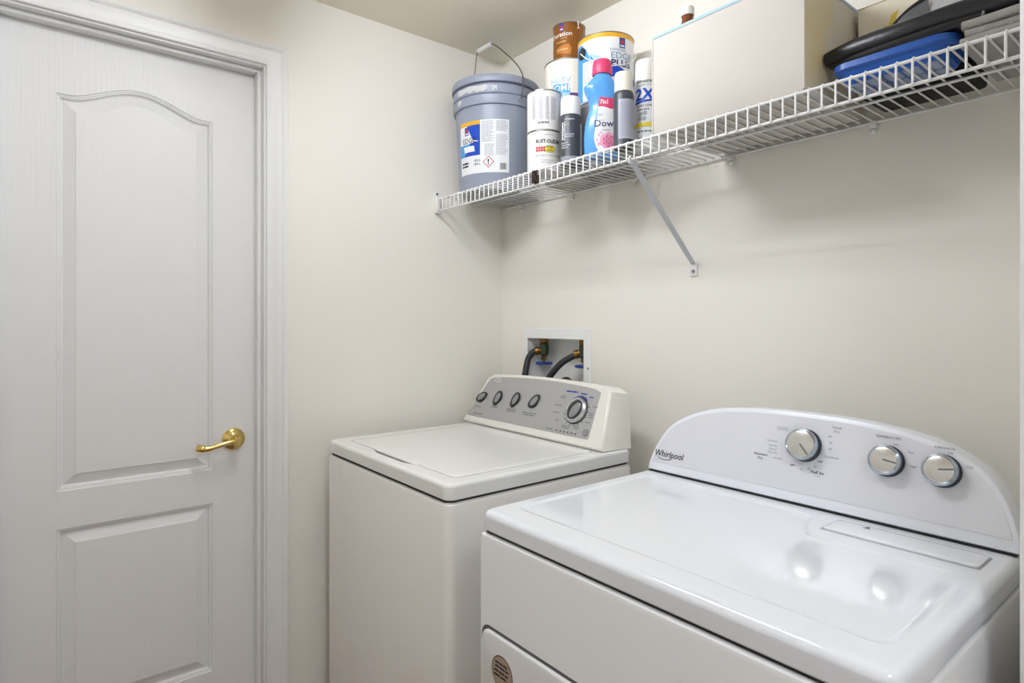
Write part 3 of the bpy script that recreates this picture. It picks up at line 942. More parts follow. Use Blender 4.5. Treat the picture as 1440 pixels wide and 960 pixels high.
mk('print_block', wrap(poly(((-0.124, 0.132), (-0.076, 0.132), (-0.080, 0.152), (-0.130, 0.152))), bfn(0.0007), 0.012), m_label, lab, False)
emblem(lambda o: bfn(0.0008 + o), -0.113, 0.204, 0.028, lab)
mk('lettering', wrap(text('EDGE', 0.0175, -0.103, 0.163, fat=0.0002), bfn(0.001), 0.012), m_ink, lab, False)
bmk = dashes(-0.050, -0.004, 0.160, 0.232, 16, 0.5, (0.1, 0.3), seed=11)
dashes(0.0, 0.042, 0.196, 0.232, 9, 0.5, (0.2, 0.5), bmk, 12)
dashes(0.0, 0.042, 0.115, 0.185, 14, 0.45, (0.1, 0.3), bmk, 13)
dashes(-0.040, -0.004, 0.112, 0.154, 9, 0.45, (0.1, 0.3), bmk, 14)
mk('small_print', wrap(bmk, bfn(0.0004), 0.012), m_inklg, lab, False)
bmk = text('18.9 L', 0.0075, -0.068, 0.096, fat=0.0002)
text('18.9 L', 0.0075, -0.068, 0.084, fat=0.0002, bm=bmk)
dashes(-0.140, -0.092, 0.080, 0.100, 2, 0.6, (0.2, 0.5), bmk, 15)
rnd = random.Random(4)
u = 0.014
while u < 0.036:
    wd = rnd.choice((0.0008, 0.0012, 0.002))
    rect(u, u + wd, 0.066, 0.088, bmk)
    u += wd + rnd.choice((0.0008, 0.0012))
mk('lettering', wrap(bmk, bfn(0.0004), 0.012), m_ink, lab, False)
mk('warning_diamond', wrap(poly(((-0.026, 0.072), (-0.006, 0.092), (-0.026, 0.112), (-0.046, 0.092))), bfn(0.0005), 0.012), m_lred, lab, False)
mk('warning_diamond', wrap(poly(((-0.026, 0.0755), (-0.0095, 0.092), (-0.026, 0.1085), (-0.0425, 0.092))), bfn(0.0008), 0.012), m_label, lab, False)
mk('lettering', wrap(text('!', 0.019, -0.026, 0.0825, fat=0.0008), bfn(0.0011), 0.012), m_ink, lab, False)
# dried white paint on the ribs, plus a painted highlight on the lower one
for v0, v1, ua, ub in ((0.327, 0.352, -0.158, -0.030), (0.293, 0.316, -0.158, -0.135), (0.327, 0.349, -0.012, 0.004)):
    rnd = random.Random(int(v0 * 1e4 + ub * 1e3))
    top = [(ua + (ub - ua) * i / 10, v1 - rnd.uniform(0, 0.004)) for i in range(11)]
    botm = [(ua + (ub - ua) * i / 10, v0 + rnd.uniform(0, 0.012) * (0.3 + i / 10)) for i in range(11)]
    mk('smear_and_highlight', wrap(poly(botm + top[::-1]), cyl(BX, BY, ZS, 0.156, bphi, 0.0008), 0.012), mat('dried_paint_highlight', (206, 206, 206), 0.6), bucket, False)
# wire bail with ears
for sgn in (1, -1):
    mk('ear', lathe([(0, 0), (0.011, 0), (0.010, 0.004), (0, 0.005)], (BX + sgn * 0.1545, BY - 0.014, ZS + 0.310), 14, (sgn, 0, 0)) if sgn > 0 else
       lathe([(0, 0), (0.009, 0), (0.008, 0.003), (0, 0.0035)], (BX + sgn * 0.1545, BY - 0.004, ZS + 0.312), 14, (sgn, 0, 0)), m_bucket, bucket)
bail = spline([(BX + 0.1610, BY - 0.014, ZS + 0.308), (BX + 0.1670, BY - 0.014, ZS + 0.330), (BX + 0.1690, BY - 0.012, ZS + 0.372), (BX + 0.155, BY - 0.008, ZS + 0.405), (BX + 0.105, BY, ZS + 0.460), (BX + 0.030, BY, ZS + 0.528), (BX - 0.020, BY, ZS + 0.5655), (BX - 0.040, BY, ZS + 0.5680),
               (BX - 0.100, BY, ZS + 0.5700), (BX - 0.120, BY, ZS + 0.560), (BX - 0.132, BY, ZS + 0.500), (BX - 0.152, BY, ZS + 0.410), (BX - 0.1635, BY - 0.003, ZS + 0.345), (BX - 0.1600, BY - 0.004, ZS + 0.310)], 6)
hb = mk('handle', tube(bail, 0.0021, 8), m_steel, bucket)
gp = mk('hand_grip', lathe([(0.0025, 0), (0.0075, 0.001), (0.0085, 0.004), (0.0085, 0.080), (0.0075, 0.083), (0.0025, 0.084)], (BX - 0.112, BY, ZS + 0.5700), 16, (1, 0, -0.02)), m_capw, hb)
gp['label'] = 'white plastic hand grip'

# ---- paint cans
def can(name, label, x, y, z, r, h, m, lidm=None, ears=False, phi=None):
    t = thing(name, label, 'paint can', (x, y, z))
    mk('body', lathe([(0, 0.003), (r - 0.004, 0.003), (r - 0.003, 0), (r, 0.001), (r, 0.003), (r - 0.0015, 0.004), (r - 0.0015, h - 0.004), (r - 0.0015, h - 0.003)], (x, y, z), 56), m, t)
    mk('rim', lathe([(r - 0.0015, h - 0.004), (r, h - 0.003), (r, h - 0.0005), (r - 0.002, h), (r - 0.006, h - 0.001), (r - 0.007, h - 0.005), (r - 0.012, h - 0.005), (r - 0.013, h - 0.001)], (x, y, z), 56), m_tin, t)
    mk('lid', lathe([(r - 0.012, h - 0.0005), (r - 0.013, h - 0.0002), (r - 0.016, h - 0.001), (r - 0.018, h - 0.005), (0, h - 0.005)], (x, y, z), 48), lidm or m_tin, t)
    return t
def fnc(x, y, z, r, deg=0):
    p = facing(x, y, deg)
    return lambda o: cyl(x, y, z, r - 0.0015, p, 0.0004 + o)

# stack by the corner: unlabelled gallon, cream gallon, bronze quart
AX, AY = 0.478, -0.091
can('paint_can', 'plain tin gallon can at the bottom of the stack under the cream can', AX, AY, ZS, 0.0825, 0.194, m_tinw)
z1 = ZS + 0.1945
c = can('paint_can', 'cream gallon paint can with blue and white lettering under the bronze can', AX, AY, z1, 0.0825, 0.194, m_cream, m_cream)
F_ = fnc(AX, AY, z1, 0.0825)
mk('print_block', wrap(poly(((-0.066, 0.078), (-0.025, 0.072), (0.004, 0.084), (0.000, 0.110), (-0.052, 0.112), (-0.070, 0.096))), F_(0), 0.008), m_lcyan, c, False)
mk('print_block', wrap(poly(((-0.056, 0.030), (0.006, 0.036), (0.004, 0.082), (-0.052, 0.078))), F_(0.0002), 0.008), mat('label_sky', (150, 196, 236), 0.45), c, False)
mk('print_block', wrap(poly(((-0.060, 0.040), (-0.040, 0.040), (-0.036, 0.078), (-0.060, 0.078))), F_(0.0004), 0.008), m_lblue, c, False)
mk('print_block', wrap(rect(0.002, 0.075, 0.030, 0.080), F_(0.0005), 0.008), m_purple, c, False)
mk('lettering', wrap(text('HOME', 0.020, -0.032, 0.088, fat=0.0002), F_(0.0010), 0.008), m_inkw, c, False)
mk('lettering', wrap(text('HGTV', 0.018, -0.030, 0.114, fat=0.0002), F_(0.0010), 0.008), mat('label_pale_blue', (168, 206, 232), 0.45), c, False)
mk('wire_handle', tube([F_(0.004)(uu, 0.028 - 0.00001 * i + 0.02 * (uu / 0.06) ** 2) for i, uu in enumerate([-0.03 + 0.012 * k for k in range(9)])], 0.0014, 6), m_ink, c)
z2 = z1 + 0.1945
c = can('paint_can', 'small bronze brown quart paint can on top of the cream can', AX, AY, z2, 0.0545, 0.128, m_brown)
F_ = fnc(AX, AY, z2, 0.0545)
emblem(lambda o: F_(o), -0.026, 0.112, 0.023, c)
mk('lettering', wrap(text('Duration', 0.0145, -0.030, 0.083, fat=0.0003, sx=1.05), F_(0), 0.006), m_inkw, c, False)
bmk = text('HOME', 0.0055, -0.018, 0.0735)
dashes(-0.046, 0.000, 0.062, 0.068, 1, 0.7, (0.1, 0.2), bmk, 70)
dashes(-0.046, 0.000, 0.036, 0.044, 1, 0.7, (0.1, 0.2), bmk, 71)
mk('small_print', wrap(bmk, F_(0), 0.006), mat('ink_tan', (206, 172, 128), 0.5), c, False)
mk('print_block', wrap(poly([(-0.046, 0.030), (0.004, 0.022), (0.008, 0.040), (0.0, 0.056), (-0.03, 0.052), (-0.046, 0.046)]), F_(-0.0002), 0.006), mat('bronze_light', (196, 126, 52), 0.35, 0.2), c, False)
mk('paint_drip', wrap(poly([(0.026, 0.129), (0.031, 0.129), (0.0305, 0.112), (0.036, 0.107), (0.031, 0.107), (0.024, 0.103), (0.028, 0.110)]), F_(0.0025), 0.006), m_capw, c, False)

# stack next to it: grey gallon under the blue and white gallon
GX, GY = 0.6655, -0.118
c = can('paint_can', 'grey gallon can under the blue and white can behind the softener bottle', GX, GY, ZS, 0.0855, 0.194, mat('can_grey', (150, 148, 150), 0.45, var=0.1))
z1 = ZS + 0.1945
c = can('paint_can', 'blue and white gallon paint can with a yellow top band', GX, GY, z1, 0.0860, 0.198, m_label)
F_ = fnc(GX, GY, z1, 0.0860)
mk('print_block', wrap(rect(-0.135, 0.135, 0.182, 0.1945), F_(0), 0.008), m_lorange, c, False)
mk('print_block', wrap(poly([(-0.135, 0.0), (-0.028, 0.0), (-0.030, 0.07), (-0.040, 0.110), (-0.062, 0.155), (-0.085, 0.178), (-0.135, 0.181)]), F_(0), 0.008), m_lcyan, c, False)
mk('print_block', wrap(poly([(-0.03, 0.070), (0.03, 0.064), (0.08, 0.056), (0.125, 0.052), (0.125, 0.070), (0.07, 0.084), (0.02, 0.102), (-0.025, 0.128), (-0.052, 0.140), (-0.040, 0.112)]), F_(0.0001), 0.008), m_lblue, c, False)
mk('print_block', wrap(poly([(-0.052, 0.140), (-0.02, 0.128), (0.0, 0.108), (-0.028, 0.108)]), F_(0.0003), 0.008), mat('label_sky', (150, 196, 236)), c, False)
mk('print_block', wrap(rect(-0.078, -0.036, 0.005, 0.120), F_(0.0004), 0.008), m_label, c, False)
bmk = dashes(-0.074, -0.040, 0.055, 0.116, 12, 0.45, (0.2, 0.5), seed=80)
mk('small_print', wrap(bmk, F_(0.0006), 0.008), m_inklg, c, False)
emblem(lambda o: F_(o), 0.051, 0.166, 0.030, c)
mk('lettering', wrap(text('PAINTERS', 0.0080, 0.012, 0.1405, 'LEFT'), F_(0.0005), 0.008), mat('ink_steel_blue', (120, 150, 178), 0.5), c, False)
mk('lettering', wrap(text('EDGE', 0.0185, 0.013, 0.1185, 'LEFT', sx=1.12), F_(0.0009), 0.008), mat('ink_steel_blue', (120, 150, 178), 0.5), c, False)
mk('lettering', wrap(text('PLUS', 0.0195, 0.014, 0.096, 'LEFT', fat=0.0004, sx=1.12), F_(0.0012), 0.008), mat('ink_navy', (28, 44, 92), 0.5), c, False)
p = F_(0)(-0.082, 0.150)
q = Vector((p.x - GX, p.y - GY, 0)).normalized()
ear = mk('ear', lathe([(0, 0), (0.018, 0), (0.018, 0.002), (0.010, 0.004), (0, 0.0055)], p, 20, q), m_rubber, c)
pts = [F_(0.006 + 0.010 * math.sin(PI * k / 12))(-0.082 + 0.20 * k / 12, 0.150 - 0.060 * math.sin(PI * k / 12)) for k in range(13)]
mk('wire_handle', tube(pts, 0.0016, 8), m_capw, c)

# two white quart cans
QX, QY = 0.5285, -0.248
c = can('paint_can', 'white quart enamel can with red squares and a yellow oval under another can', QX, QY, ZS, 0.0545, 0.122, m_canw)
F_ = fnc(QX, QY, ZS, 0.0545)
mk('lettering', wrap(text('RUST-OLEUM', 0.0105, 0.012, 0.082, fat=0.0005, sx=0.86), F_(0), 0.006), m_ink, c, False)
bmk = bmesh.new()
for i in range(4):
    for j in range(2):
        rect(-0.026 + i * 0.0078, -0.0192 + i * 0.0078, 0.056 + j * 0.0078, 0.0628 + j * 0.0078, bmk)
mk('print_block', wrap(bmk, F_(0), 0.006), m_lred, c, False)
mk('print_block', wrap(disc(0.017, 0.0635, 0.0175, 0.0105, 28), F_(0.0002), 0.006), m_ink, c, False)
mk('print_block', wrap(disc(0.017, 0.0635, 0.0160, 0.0090, 28), F_(0.0004), 0.006), m_lyel, c, False)
bmk = text('STOPS', 0.0048, 0.017, 0.0655, fat=0.0002)
text('RUST', 0.0052, 0.017, 0.0575, fat=0.0002, bm=bmk)
mk('lettering', wrap(bmk, F_(0.0006), 0.006), m_ink, c, False)
mk('lettering', wrap(text('PROTECTIVE ENAMEL', 0.0055, 0.016, 0.041, sx=1.15), F_(0), 0.006), m_inkg, c, False)
bmk = dashes(-0.010, 0.030, 0.020, 0.033, 2, 0.35, (0.1, 0.3), seed=82)
dashes(0.000, 0.032, 0.104, 0.109, 1, 0.5, (0.1, 0.3), bmk, 83)
mk('small_print', wrap(bmk, F_(0), 0.006), m_inklg, c, False)
z1 = ZS + 0.1225
c = can('paint_can', 'white quart paint can with grey text columns standing on another quart', QX, QY, z1, 0.0545, 0.122, m_canw, m_canw)
F_ = fnc(QX, QY, z1, 0.0545)
bmk = bmesh.new()
for i, (ua, ub, va, vb) in enumerate(((-0.040, -0.026, 0.034, 0.104), (-0.018, -0.001, 0.030, 0.100), (0.004, 0.016, 0.030, 0.100), (0.020, 0.040, 0.030, 0.100))):
    dashes(ua, ub, va, vb, 26, 0.6, (0.2, 0.7), bmk, 90 + i)
mk('small_print', wrap(bmk, F_(0), 0.006), m_inklg, c, False)
bmk = dashes(-0.020, 0.022, 0.017, 0.025, 1, 0.8, (0.08, 0.25), seed=95)
mk('small_print', wrap(bmk, F_(0), 0.006), m_inkg, c, False)

# ---- aerosol cans
def aerosol(label, x, y, r, h, hc, mb, mc):
    t = thing('spray_can', label, 'spray can', (x, y, ZS))
    mk('body', lathe([(0, 0.004), (r - 0.004, 0.002), (r - 0.002, 0), (r, 0.002), (r - 0.0006, 0.005), (r - 0.0006, h - hc - 0.012), (r - 0.002, h - hc - 0.004), (r - 0.0045, h - hc + 0.002), (r - 0.007, h - hc + 0.004), (0, h - hc + 0.004)], (x, y, ZS), 44), mb, t)
    mk('cap', lathe([(r - 0.0045, h - hc), (r - 0.0030, h - hc), (r - 0.0036, h - 0.006), (r - 0.0055, h - 0.001), (r - 0.008, h), (0, h)], (x, y, ZS), 44), mc, t)
    return t
c = aerosol('dark grey spray can with white cap beside the white quart cans', 0.6485, -0.252, 0.0325, 0.200, 0.054, m_spray, m_capw)
F_ = fnc(0.6485, -0.252, ZS, 0.0335)
bmk = text('FLAT', 0.0050, -0.012, 0.112, fat=0.0002)
dashes(-0.018, 0.016, 0.126, 0.132, 1, 0.6, (0.2, 0.4), bmk, 101)
dashes(-0.016, 0.012, 0.076, 0.088, 2, 0.5, (0.2, 0.4), bmk, 102)
dashes(-0.030, 0.000, 0.044, 0.064, 3, 0.5, (0.15, 0.4), bmk, 103)
mk('small_print', wrap(bmk, F_(0), 0.004), m_inklg, c, False)
bmk = dashes(-0.028, -0.021, 0.070, 0.122, 9, 0.75, (0.6, 0.9), seed=104)
rect(-0.0185, -0.0165, 0.066, 0.124, bmk)
mk('lettering', wrap(bmk, F_(0), 0.004), m_inkw, c, False)
mk('print_block', wrap(rect(-0.034, 0.018, 0.004, 0.022), F_(0), 0.004), mat('label_mid_grey', (150, 152, 160), 0.45), c, False)
mk('print_block', wrap(rect(0.034, 0.050, 0.010, 0.120), F_(0), 0.004), m_label, c, False)
c = aerosol('dark grey spray can with cream cap in front of the softener bottle', 0.8650, -0.268, 0.0275, 0.200, 0.052, m_spray, m_capc)
F_ = fnc(0.8650, -0.268, ZS, 0.0285)
mk('print_block', wrap(rect(-0.014, 0.040, 0.020, 0.124), F_(0), 0.004), mat('label_lavender_grey', (176, 180, 192), 0.5), c, False)
bmk = dashes(-0.010, 0.034, 0.026, 0.118, 22, 0.4, (0.1, 0.3), seed=110)
mk('small_print', wrap(bmk, F_(0.0003), 0.004), mat('ink_lavender_dark', (150, 152, 168), 0.5), c, False)
c = aerosol('white spray can with blue 2X print and a yellow band', 0.8830, -0.196, 0.0330, 0.244, 0.060, m_label, m_capw)
F_ = fnc(0.8830, -0.196, ZS, 0.0340)
mk('lettering', wrap(text('2X', 0.030, -0.008, 0.132, fat=0.0014, slant=0.1), F_(0), 0.004), m_lblue, c, False)
mk('print_block', wrap(poly(((-0.034, 0.128), (0.010, 0.132), (0.028, 0.137), (0.034, 0.131), (0.010, 0.127), (-0.034, 0.121))), F_(0.0001), 0.004), m_lblue, c, False)
bmk = text('RUST-OLEUM', 0.0062, -0.006, 0.178, fat=0.0002, sx=0.85)
text("ULTRA COVER", 0.0062, -0.004, 0.113, fat=0.0001, sx=0.82, bm=bmk)
mk('lettering', wrap(bmk, F_(0), 0.004), m_ink, c, False)
bmk = text("PAINTER'S TOUCH", 0.0048, -0.004, 0.168, sx=0.75)
text('FLAT', 0.0045, 0.020, 0.074, bm=bmk)
dashes(-0.026, 0.012, 0.103, 0.109, 1, 0.6, (0.1, 0.3), bmk, 120)
dashes(-0.026, 0.026, 0.044, 0.052, 1, 0.5, (0.1, 0.2), bmk, 121)
dashes(-0.024, 0.020, 0.026, 0.034, 1, 0.5, (0.1, 0.2), bmk, 122)
mk('small_print', wrap(bmk, F_(0), 0.004), m_inkg, c, False)
bmk = bmesh.new()
for i, (uu, vv) in enumerate(((-0.016, 0.094), (-0.004, 0.096), (-0.018, 0.082), (-0.006, 0.082))):
    disc(uu, vv, 0.0062, 0.0062, 16, bmk)
mk('print_block', wrap(bmk, F_(0), 0.004), m_inklg, c, False)
mk('print_block', wrap(rect(-0.05, 0.05, 0.060, 0.071), F_(0.0002), 0.004), m_lyel, c, False)
mk('print_block', wrap(disc(0.024, 0.150, 0.005, 0.005, 16), F_(0.0002), 0.004), m_lorange, c, False)

# ---- fabric softener bottle (local axes: x across, -y towards the label)
db = thing('softener_bottle', 'blue fabric softener bottle with bright pink cap and rose label', 'bottle', (0.759, -0.236, ZS), math.radians(51))
wsp = spline([(0.000, 0.040, 0.026), (0.010, 0.0445, 0.029), (0.040, 0.0465, 0.030), (0.080, 0.0455, 0.030), (0.110, 0.0420, 0.029), (0.138, 0.0385, 0.027), (0.160, 0.0395, 0.027), (0.182, 0.0440, 0.027),
              (0.198, 0.0450, 0.0265), (0.210, 0.0400, 0.026), (0.222, 0.031, 0.025), (0.230, 0.0250, 0.0235), (0.236, 0.0235, 0.0230)], 5)
wsp = [(h, a * 1.10 if h < 0.205 else a, b) for h, a, b in wsp]
NB = 44
def sell(a, b, t, e=2.6):
    c_, s_ = math.cos(t), math.sin(t)
    return (a * math.copysign(abs(c_) ** (2 / e), c_), b * math.copysign(abs(s_) ** (2 / e), s_))
loops = []
for h, a, b in wsp:
    sh = -0.006 * math.exp(-((h - 0.150) / 0.035) ** 2) + 0.004 * math.exp(-((h - 0.2) / 0.02) ** 2)
    loops.append([(x - sh, y, h) for x, y in [sell(a, b, 2 * PI * i / NB, 2.3) for i in range(NB)]])
mk('body', loft(loops), m_bluebot, db, True, 50, True)
mk('cap', lathe([(0.0260, 0.234), (0.0275, 0.235), (0.0285, 0.240), (0.0275, 0.262), (0.0262, 0.266), (0.0250, 0.274), (0.021, 0.277), (0, 0.277)], (0, 0, 0), 40), m_pink, db, True, 35, True)
def bot(o):
    def fn(u, v):
        k = 0
        while k < len(wsp) - 2 and wsp[k + 1][0] < v:
            k += 1
        t = (v - wsp[k][0]) / max(1e-6, wsp[k + 1][0] - wsp[k][0])
        a = wsp[k][1] + (wsp[k + 1][1] - wsp[k][1]) * t
        b = wsp[k][2] + (wsp[k + 1][2] - wsp[k][2]) * t
        sh = -0.006 * math.exp(-((v - 0.150) / 0.035) ** 2) + 0.004 * math.exp(-((v - 0.2) / 0.02) ** 2)
        q = min(0.995, abs((u + sh) / a))
        return Vector((u, -b * (1 - q ** 2.3) ** (1 / 2.3) - 0.0007 - o, v))
    return fn
lb = mk('label', wrap(poly(fillet([(-0.018, 0.016), (0.014, 0.010), (0.042, 0.020), (0.044, 0.09), (0.038, 0.158), (-0.012, 0.162), (-0.016, 0.125), (-0.022, 0.09), (-0.028, 0.05)], 0.012, 3)), bot(0), 0.005, 0.008), m_label, db, False, 35, True)
def lp(name, bm_, m_, o):
    return mk(name, wrap(bm_, bot(o), 0.005, 0.008), m_, lb, False, 35, True)
lp('print_block', poly([(-0.015, 0.140), (0.0, 0.140), (0.020, 0.133), (0.038, 0.136), (0.036, 0.162), (-0.011, 0.166)]), m_pink, 0.0004)
lp('lettering', text('7in1', 0.0120, 0.002, 0.147, fat=0.0004, sx=0.85), m_inkw, 0.0007)
lp('lettering', text('Downy', 0.0190, 0.013, 0.083, fat=0.0002, sx=1.0), mat('ink_navy', (28, 44, 92)), 0.0005)
bmk = text('ULTRA', 0.0042, -0.010, 0.0985)
dashes(-0.020, 0.000, 0.114, 0.118, 1, 0.7, (0.2, 0.4), bmk, 130)
dashes(-0.004, 0.020, 0.071, 0.075, 1, 0.7, (0.2, 0.4), bmk, 131)
lp('small_print', bmk, m_inklg, 0.0005)
# rose print
bmk = bmesh.new()
for rad, nn_, s in ((0.0185, 7, 0.0105), (0.0105, 6, 0.0085)):
    for i in range(nn_):
        a = 2 * PI * i / nn_ + rad * 40
        disc(0.014 + rad * math.cos(a), 0.043 + rad * math.sin(a) * 0.9, s, s * 0.8, 14, bmk, a + PI / 2)
lp('rose_print', bmk, m_rosel, 0.0005)
bmk = bmesh.new()
for rad, nn_, s in ((0.0150, 7, 0.0060), (0.0080, 6, 0.0048), (0.0025, 3, 0.0036)):
    for i in range(nn_):
        a = 2 * PI * i / nn_ + rad * 70
        disc(0.014 + rad * math.cos(a), 0.043 + rad * math.sin(a) * 0.9, s, s * 0.32, 12, bmk, a + PI / 2 + 0.3)
lp('rose_print', bmk, m_rosed, 0.0009)
bmk = bmesh.new()
for u, v, s in ((-0.014, 0.060, 0.005), (-0.019, 0.046, 0.0045), (-0.014, 0.034, 0.0055), (-0.008, 0.066, 0.004)):
    disc(u, v, s, s * 0.6, 12, bmk, u * 90)
lp('petal_print', bmk, m_rosel, 0.0004)

# ---- fabric bin with blue binding and a brown bottle inside
FB = (0.990, 1.360, -0.306, -0.024)
HB = 0.2400
bin_ = thing('storage_bin', 'cream fabric storage bin with pale blue binding along its rim', 'storage bin', (1.175, -0.165, ZS))
x0, x1, y0, y1 = FB
def bl(i, z, bow=0.0, n=6):
    pts = []
    for (ax, ay), (bx, by), (nx, ny) in (((x0 + i, y0 + i), (x1 - i, y0 + i), (0, -1)), ((x1 - i, y0 + i), (x1 - i, y1 - i), (1, 0)), ((x1 - i, y1 - i), (x0 + i, y1 - i), (0, 1)), ((x0 + i, y1 - i), (x0 + i, y0 + i), (-1, 0))):
        for k in range(n):
            t = k / n
            s = math.sin(PI * t) * bow
            pts.append((ax + (bx - ax) * t + nx * s, ay + (by - ay) * t + ny * s, z))
    return pts
mk('body', loft([bl(0.004, ZS), bl(0.001, ZS + 0.006), bl(0, ZS + 0.06, 0.002), bl(0, ZS + 0.12, 0.003), bl(0, ZS + 0.19, 0.002), bl(0, ZS + HB - 0.006), bl(0.004, ZS + HB - 0.006), bl(0.004, ZS + 0.12), bl(0.006, ZS + 0.008)]), m_fabplain, bin_, True, 40)
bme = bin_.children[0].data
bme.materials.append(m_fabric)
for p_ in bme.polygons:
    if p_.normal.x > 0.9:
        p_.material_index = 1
mk('rim_binding', loft([bl(-0.0012, ZS + HB - 0.0075), bl(-0.0016, ZS + HB - 0.002), bl(0.001, ZS + HB), bl(0.004, ZS + HB), bl(0.0055, ZS + HB - 0.003), bl(0.0055, ZS + HB - 0.0075)], False, False), m_fabtrim, bin_)
for px, py in ((x1, y0), (x0, y0), (x1, y1)):
    mk('edge_piping', tube([(px, py, ZS + 0.004), (px, py, ZS + HB - 0.007)], 0.0021, 8), m_fabplain, bin_)
t = thing('brown_bottle', 'brown bottle with white cap peeking over the fabric bin rim', 'bottle', (1.060, -0.262, ZS + 0.0085))
bz = ZS + 0.0085
mk('body', lathe([(0, 0), (0.030, 0), (0.033, 0.004), (0.033, 0.205), (0.030, 0.222), (0.020, 0.243), (0.0135, 0.256), (0.0135, 0.272), (0, 0.272)], (1.060, -0.262, bz), 32), m_amber, t)
mk('cap', lathe([(0.0142, 0.268), (0.0155, 0.2685), (0.0158, 0.286), (0.0145, 0.289), (0.009, 0.2905), (0, 0.2905)], (1.060, -0.262, bz), 32), m_capw, t)

# ---- far end of the shelf: tray, black bag, appliance, towel, carton, pouch
tr = thing('plastic_tray', 'shallow blue plastic tray under the black bag', 'tray', (1.49, -0.215, ZS))
def tl(i, z, r=0.03):
    return [(x, y, z) for x, y in rrect(1.392 + i, 1.600 - i, -0.272 + i, -0.150 - i, r, 6)]
mk('body', loft([tl(0.020, ZS + 0.005, 0.024), tl(0.016, ZS + 0.007, 0.026), tl(0.007, ZS + 0.026, 0.03), tl(0.003, ZS + 0.028, 0.03), tl(0.0, ZS + 0.031, 0.032), tl(0.0, ZS + 0.042, 0.032), tl(0.003, ZS + 0.0435, 0.03), tl(0.006, ZS + 0.042, 0.03), tl(0.010, ZS + 0.030, 0.028), tl(0.020, ZS + 0.010, 0.024)]), m_tray, tr)
for i in range(5):
    for j in range(2):
        mk('cell', loft([[(x, y, z) for x, y in rrect(1.419 + i * 0.031 + d, 1.446 + i * 0.031 - d, -0.249 + j * 0.042 + d, -0.213 + j * 0.042 - d, 0.005, 3)] for d, z in ((0.004, ZS + 0.0001), (0.001, ZS + 0.002), (0.0, ZS + 0.0052))]), m_traycell, tr)
zb = ZS + 0.0442
bag = thing('black_bag', 'rolled black vinyl bag lying on the blue tray', 'bag', (1.54, -0.20, zb))
# rolled upper part: section rotates and flattens along x
loops = []
for x, cy_, cz_, ry, rz in spline([(1.366, -0.218, zb + 0.036, 0.014, 0.0115), (1.372, -0.219, zb + 0.0355, 0.018, 0.0145), (1.42, -0.226, zb + 0.034, 0.024, 0.0180), (1.50, -0.230, zb + 0.0330, 0.028, 0.0205), (1.58, -0.226, zb + 0.0335, 0.030, 0.0215), (1.66, -0.220, zb + 0.034, 0.032, 0.0215), (1.733, -0.214, zb + 0.034, 0.030, 0.021)], 5):
    loops.append([(x, cy_ + ry * a, cz_ + rz * b * (1 + 0.08 * math.sin(40 * x + 3 * t))) for a, b, t in [(sell(1, 1, 2 * PI * i / 28, 2.7) + (2 * PI * i / 28,)) for i in range(28)]])
mk('rolled_edge', loft(loops), m_black, bag, True, 60)
mk('roll_end', lathe([(0.0, 0.0), (0.003, 0.0015), (0.0055, 0.0), (0.0075, 0.0025), (0.0095, 0.0)], (1.3655, -0.218, zb + 0.036), 20, (-1, 0, 0)), m_black, bag)
# flat lower flap with a stitched end
def flap(x, ya, yb_, z, th):
    return [(x, ya, z), (x, ya - 0.003, z + th / 2), (x, ya, z + th), (x, (ya + yb_) / 2, z + th + 0.003), (x, yb_, z + th), (x, yb_, z)]
mk('lower_flap', loft([flap(1.372, -0.222, -0.185, zb + 0.016, 0.012), flap(1.41, -0.240, -0.160, zb + 0.004, 0.016), flap(1.48, -0.262, -0.155, zb + 0.0005, 0.014), flap(1.57, -0.268, -0.155, zb + 0.0005, 0.014), flap(1.632, -0.266, -0.155, zb + 0.001, 0.013), flap(1.640, -0.262, -0.155, zb + 0.003, 0.009)]), m_black, bag, True, 30)
mk('stitched_edge', tube([(1.636, -0.266, zb + 0.003), (1.639, -0.268, zb + 0.008), (1.638, -0.264, zb + 0.014)], 0.0022, 6), m_inkg, bag)
# appliance: silver shell with a black bead over its crest, standing on the dark pouch behind the roll
za = ZS + 0.0345
ap = thing('small_appliance', 'rounded silver appliance with black bead standing behind the rolled black bag', 'appliance', (1.50, -0.12, za))
def apsec(x, hw, ht, n=16):
    return [(x, -0.119 + hw * math.cos(PI * k / n), za + 0.0002 + ht * math.sin(PI * k / n) ** 0.8) for k in range(n + 1)]
crest = spline([(1.404, 0.006, 0.012), (1.412, 0.016, 0.050), (1.425, 0.022, 0.074), (1.445, 0.026, 0.098), (1.470, 0.028, 0.122), (1.500, 0.029, 0.140), (1.550, 0.029, 0.150), (1.595, 0.026, 0.135), (1.606, 0.018, 0.080)], 4)
mk('shell', loft([apsec(*c_) for c_ in crest]), m_silver, ap, True, 50)
mk('black_edge', tube([(x, -0.119 - 0.35 * hw, za + ht * 0.97 + 0.001) for x, hw, ht in crest], 0.0048, 8), m_black, ap)
mk('dark_window', loft([[(x, -0.119 - hw * 0.62 - d, za + ht * k) for k in (0.66, 0.74, 0.82, 0.90)] for (x, hw, ht), d in [(c_, 0.0065) for c_ in crest[16:23]]], False, False, None, False), mat('dark_grey_plastic', (92, 92, 96), 0.3), ap)
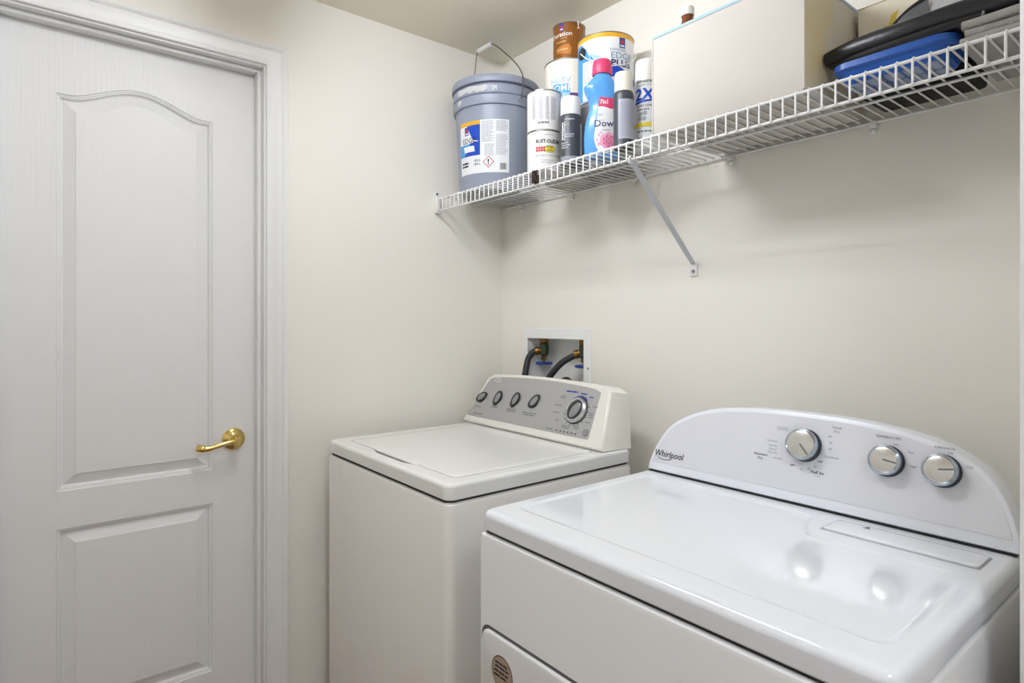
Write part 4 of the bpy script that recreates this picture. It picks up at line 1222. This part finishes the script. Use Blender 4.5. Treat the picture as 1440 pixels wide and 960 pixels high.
# towel
tw = thing('folded_towel', 'grey towel folded in layers under the black bag beside the tray', 'towel', (1.675, -0.18, ZS))
for k, (dx, dy, th) in enumerate(((0.0, 0.0, 0.0143), (0.006, 0.006, 0.0140), (0.002, 0.002, 0.0143))):
    zz = ZS + 0.0001 + sum((0.0143, 0.0140, 0.0143)[:k]) + 0.0003 * k
    loops = []
    for x in [1.612 + dx + 0.1195 * i / 12 for i in range(13)]:
        e = 0.0045 * (1 if x > 1.650 + dx else 0.4)
        wv = 0.0012 * math.sin(60 * x + k * 2)
        loops.append([(x, -0.292 + dy + wv + 0.005 * (1 - b), zz + (th * (0.5 - 0.5 * a if 0 else 0.5 + 0.5 * a))) for a, b in [(math.sin(t), math.cos(t)) for t in [-PI / 2 + PI * j / 8 for j in range(9)]]] + [(x, -0.06 + dy, zz + th), (x, -0.06 + dy, zz)])
    mk('towel_layer', loft(loops), m_towel, tw, True, 50)
# dark pouch and carton against the wall
pc = rbox(1.405, 1.592, -0.148, -0.030, ZS, ZS + 0.034, 0.009, 3)
tag(mk('black_pouch', pc, m_pouch), 'flat black cloth pouch seen through the shelf wires behind the tray', 'pouch')
ct = thing('white_carton', 'white carton with yellow print between the fabric bin and silver appliance', 'carton', (1.436, -0.05, ZS + 0.0345))
mk('body', rbox(1.372, 1.50, -0.082, -0.020, ZS + 0.0345, ZS + 0.225, 0.002, 1), mat('carton_white', (236, 228, 206), 0.6), ct)
bmk = poly([(1.416, 0.150), (1.424, 0.172), (1.432, 0.168), (1.438, 0.190), (1.452, 0.196), (1.446, 0.172), (1.436, 0.152), (1.426, 0.142)])
mk('yellow_print', wrap(poly([(1.402, 0.09), (1.406, 0.105), (1.414, 0.11), (1.412, 0.08), (1.406, 0.075)]), lambda u, v: Vector((u, -0.0824, ZS + v))), mat('carton_yellow', (222, 196, 80), 0.5), ct, False)
mk('yellow_print', wrap(bmk, lambda u, v: Vector((u, -0.0824, ZS + v))), mat('carton_yellow', (222, 196, 80), 0.5), ct, False)
mk('flap', rbox(1.372, 1.50, -0.083, -0.050, ZS + 0.2252, ZS + 0.2265, 0.0004, 1), mat('carton_white', (236, 228, 206)), ct)

# ================================================================== lamps
def ceiling_lamp(label, x, y, lx, ly, dm):
    t = thing('ceiling_light', label, 'lamp', (x, y, CEIL))
    mk('base_plate', rbox(x - lx / 2, x + lx / 2, y - ly / 2, y + ly / 2, CEIL - 0.018, CEIL - 0.0002, 0.004, 2), m_whitepl, t)
    lo = []
    for k in range(13):
        a = PI * k / 12
        lo.append((y - (ly / 2 - 0.006) * math.cos(a), CEIL - 0.018 - 0.095 * math.sin(a) ** 0.45))
    mk('diffuser', loft([[(xx, yy, zz) for yy, zz in lo] for xx in (x - lx / 2 + 0.02, x + lx / 2 - 0.02)]), dm, t, True, 50)
    for s in (-1, 1):
        xe = x + s * (lx / 2 - 0.010)
        mk('end_cap', rbox(xe - 0.010, xe + 0.010, y - ly / 2, y + ly / 2, CEIL - 0.116, CEIL - 0.018, 0.004, 2), m_whitepl, t)
    return t
ceiling_lamp('long white ceiling light over the laundry floor', 0.78, -1.00, 0.62, 0.11, m_diff)
ceiling_lamp('long white ceiling light in the hall outside the laundry', 2.55, -1.35, 0.62, 0.22, m_diff2)
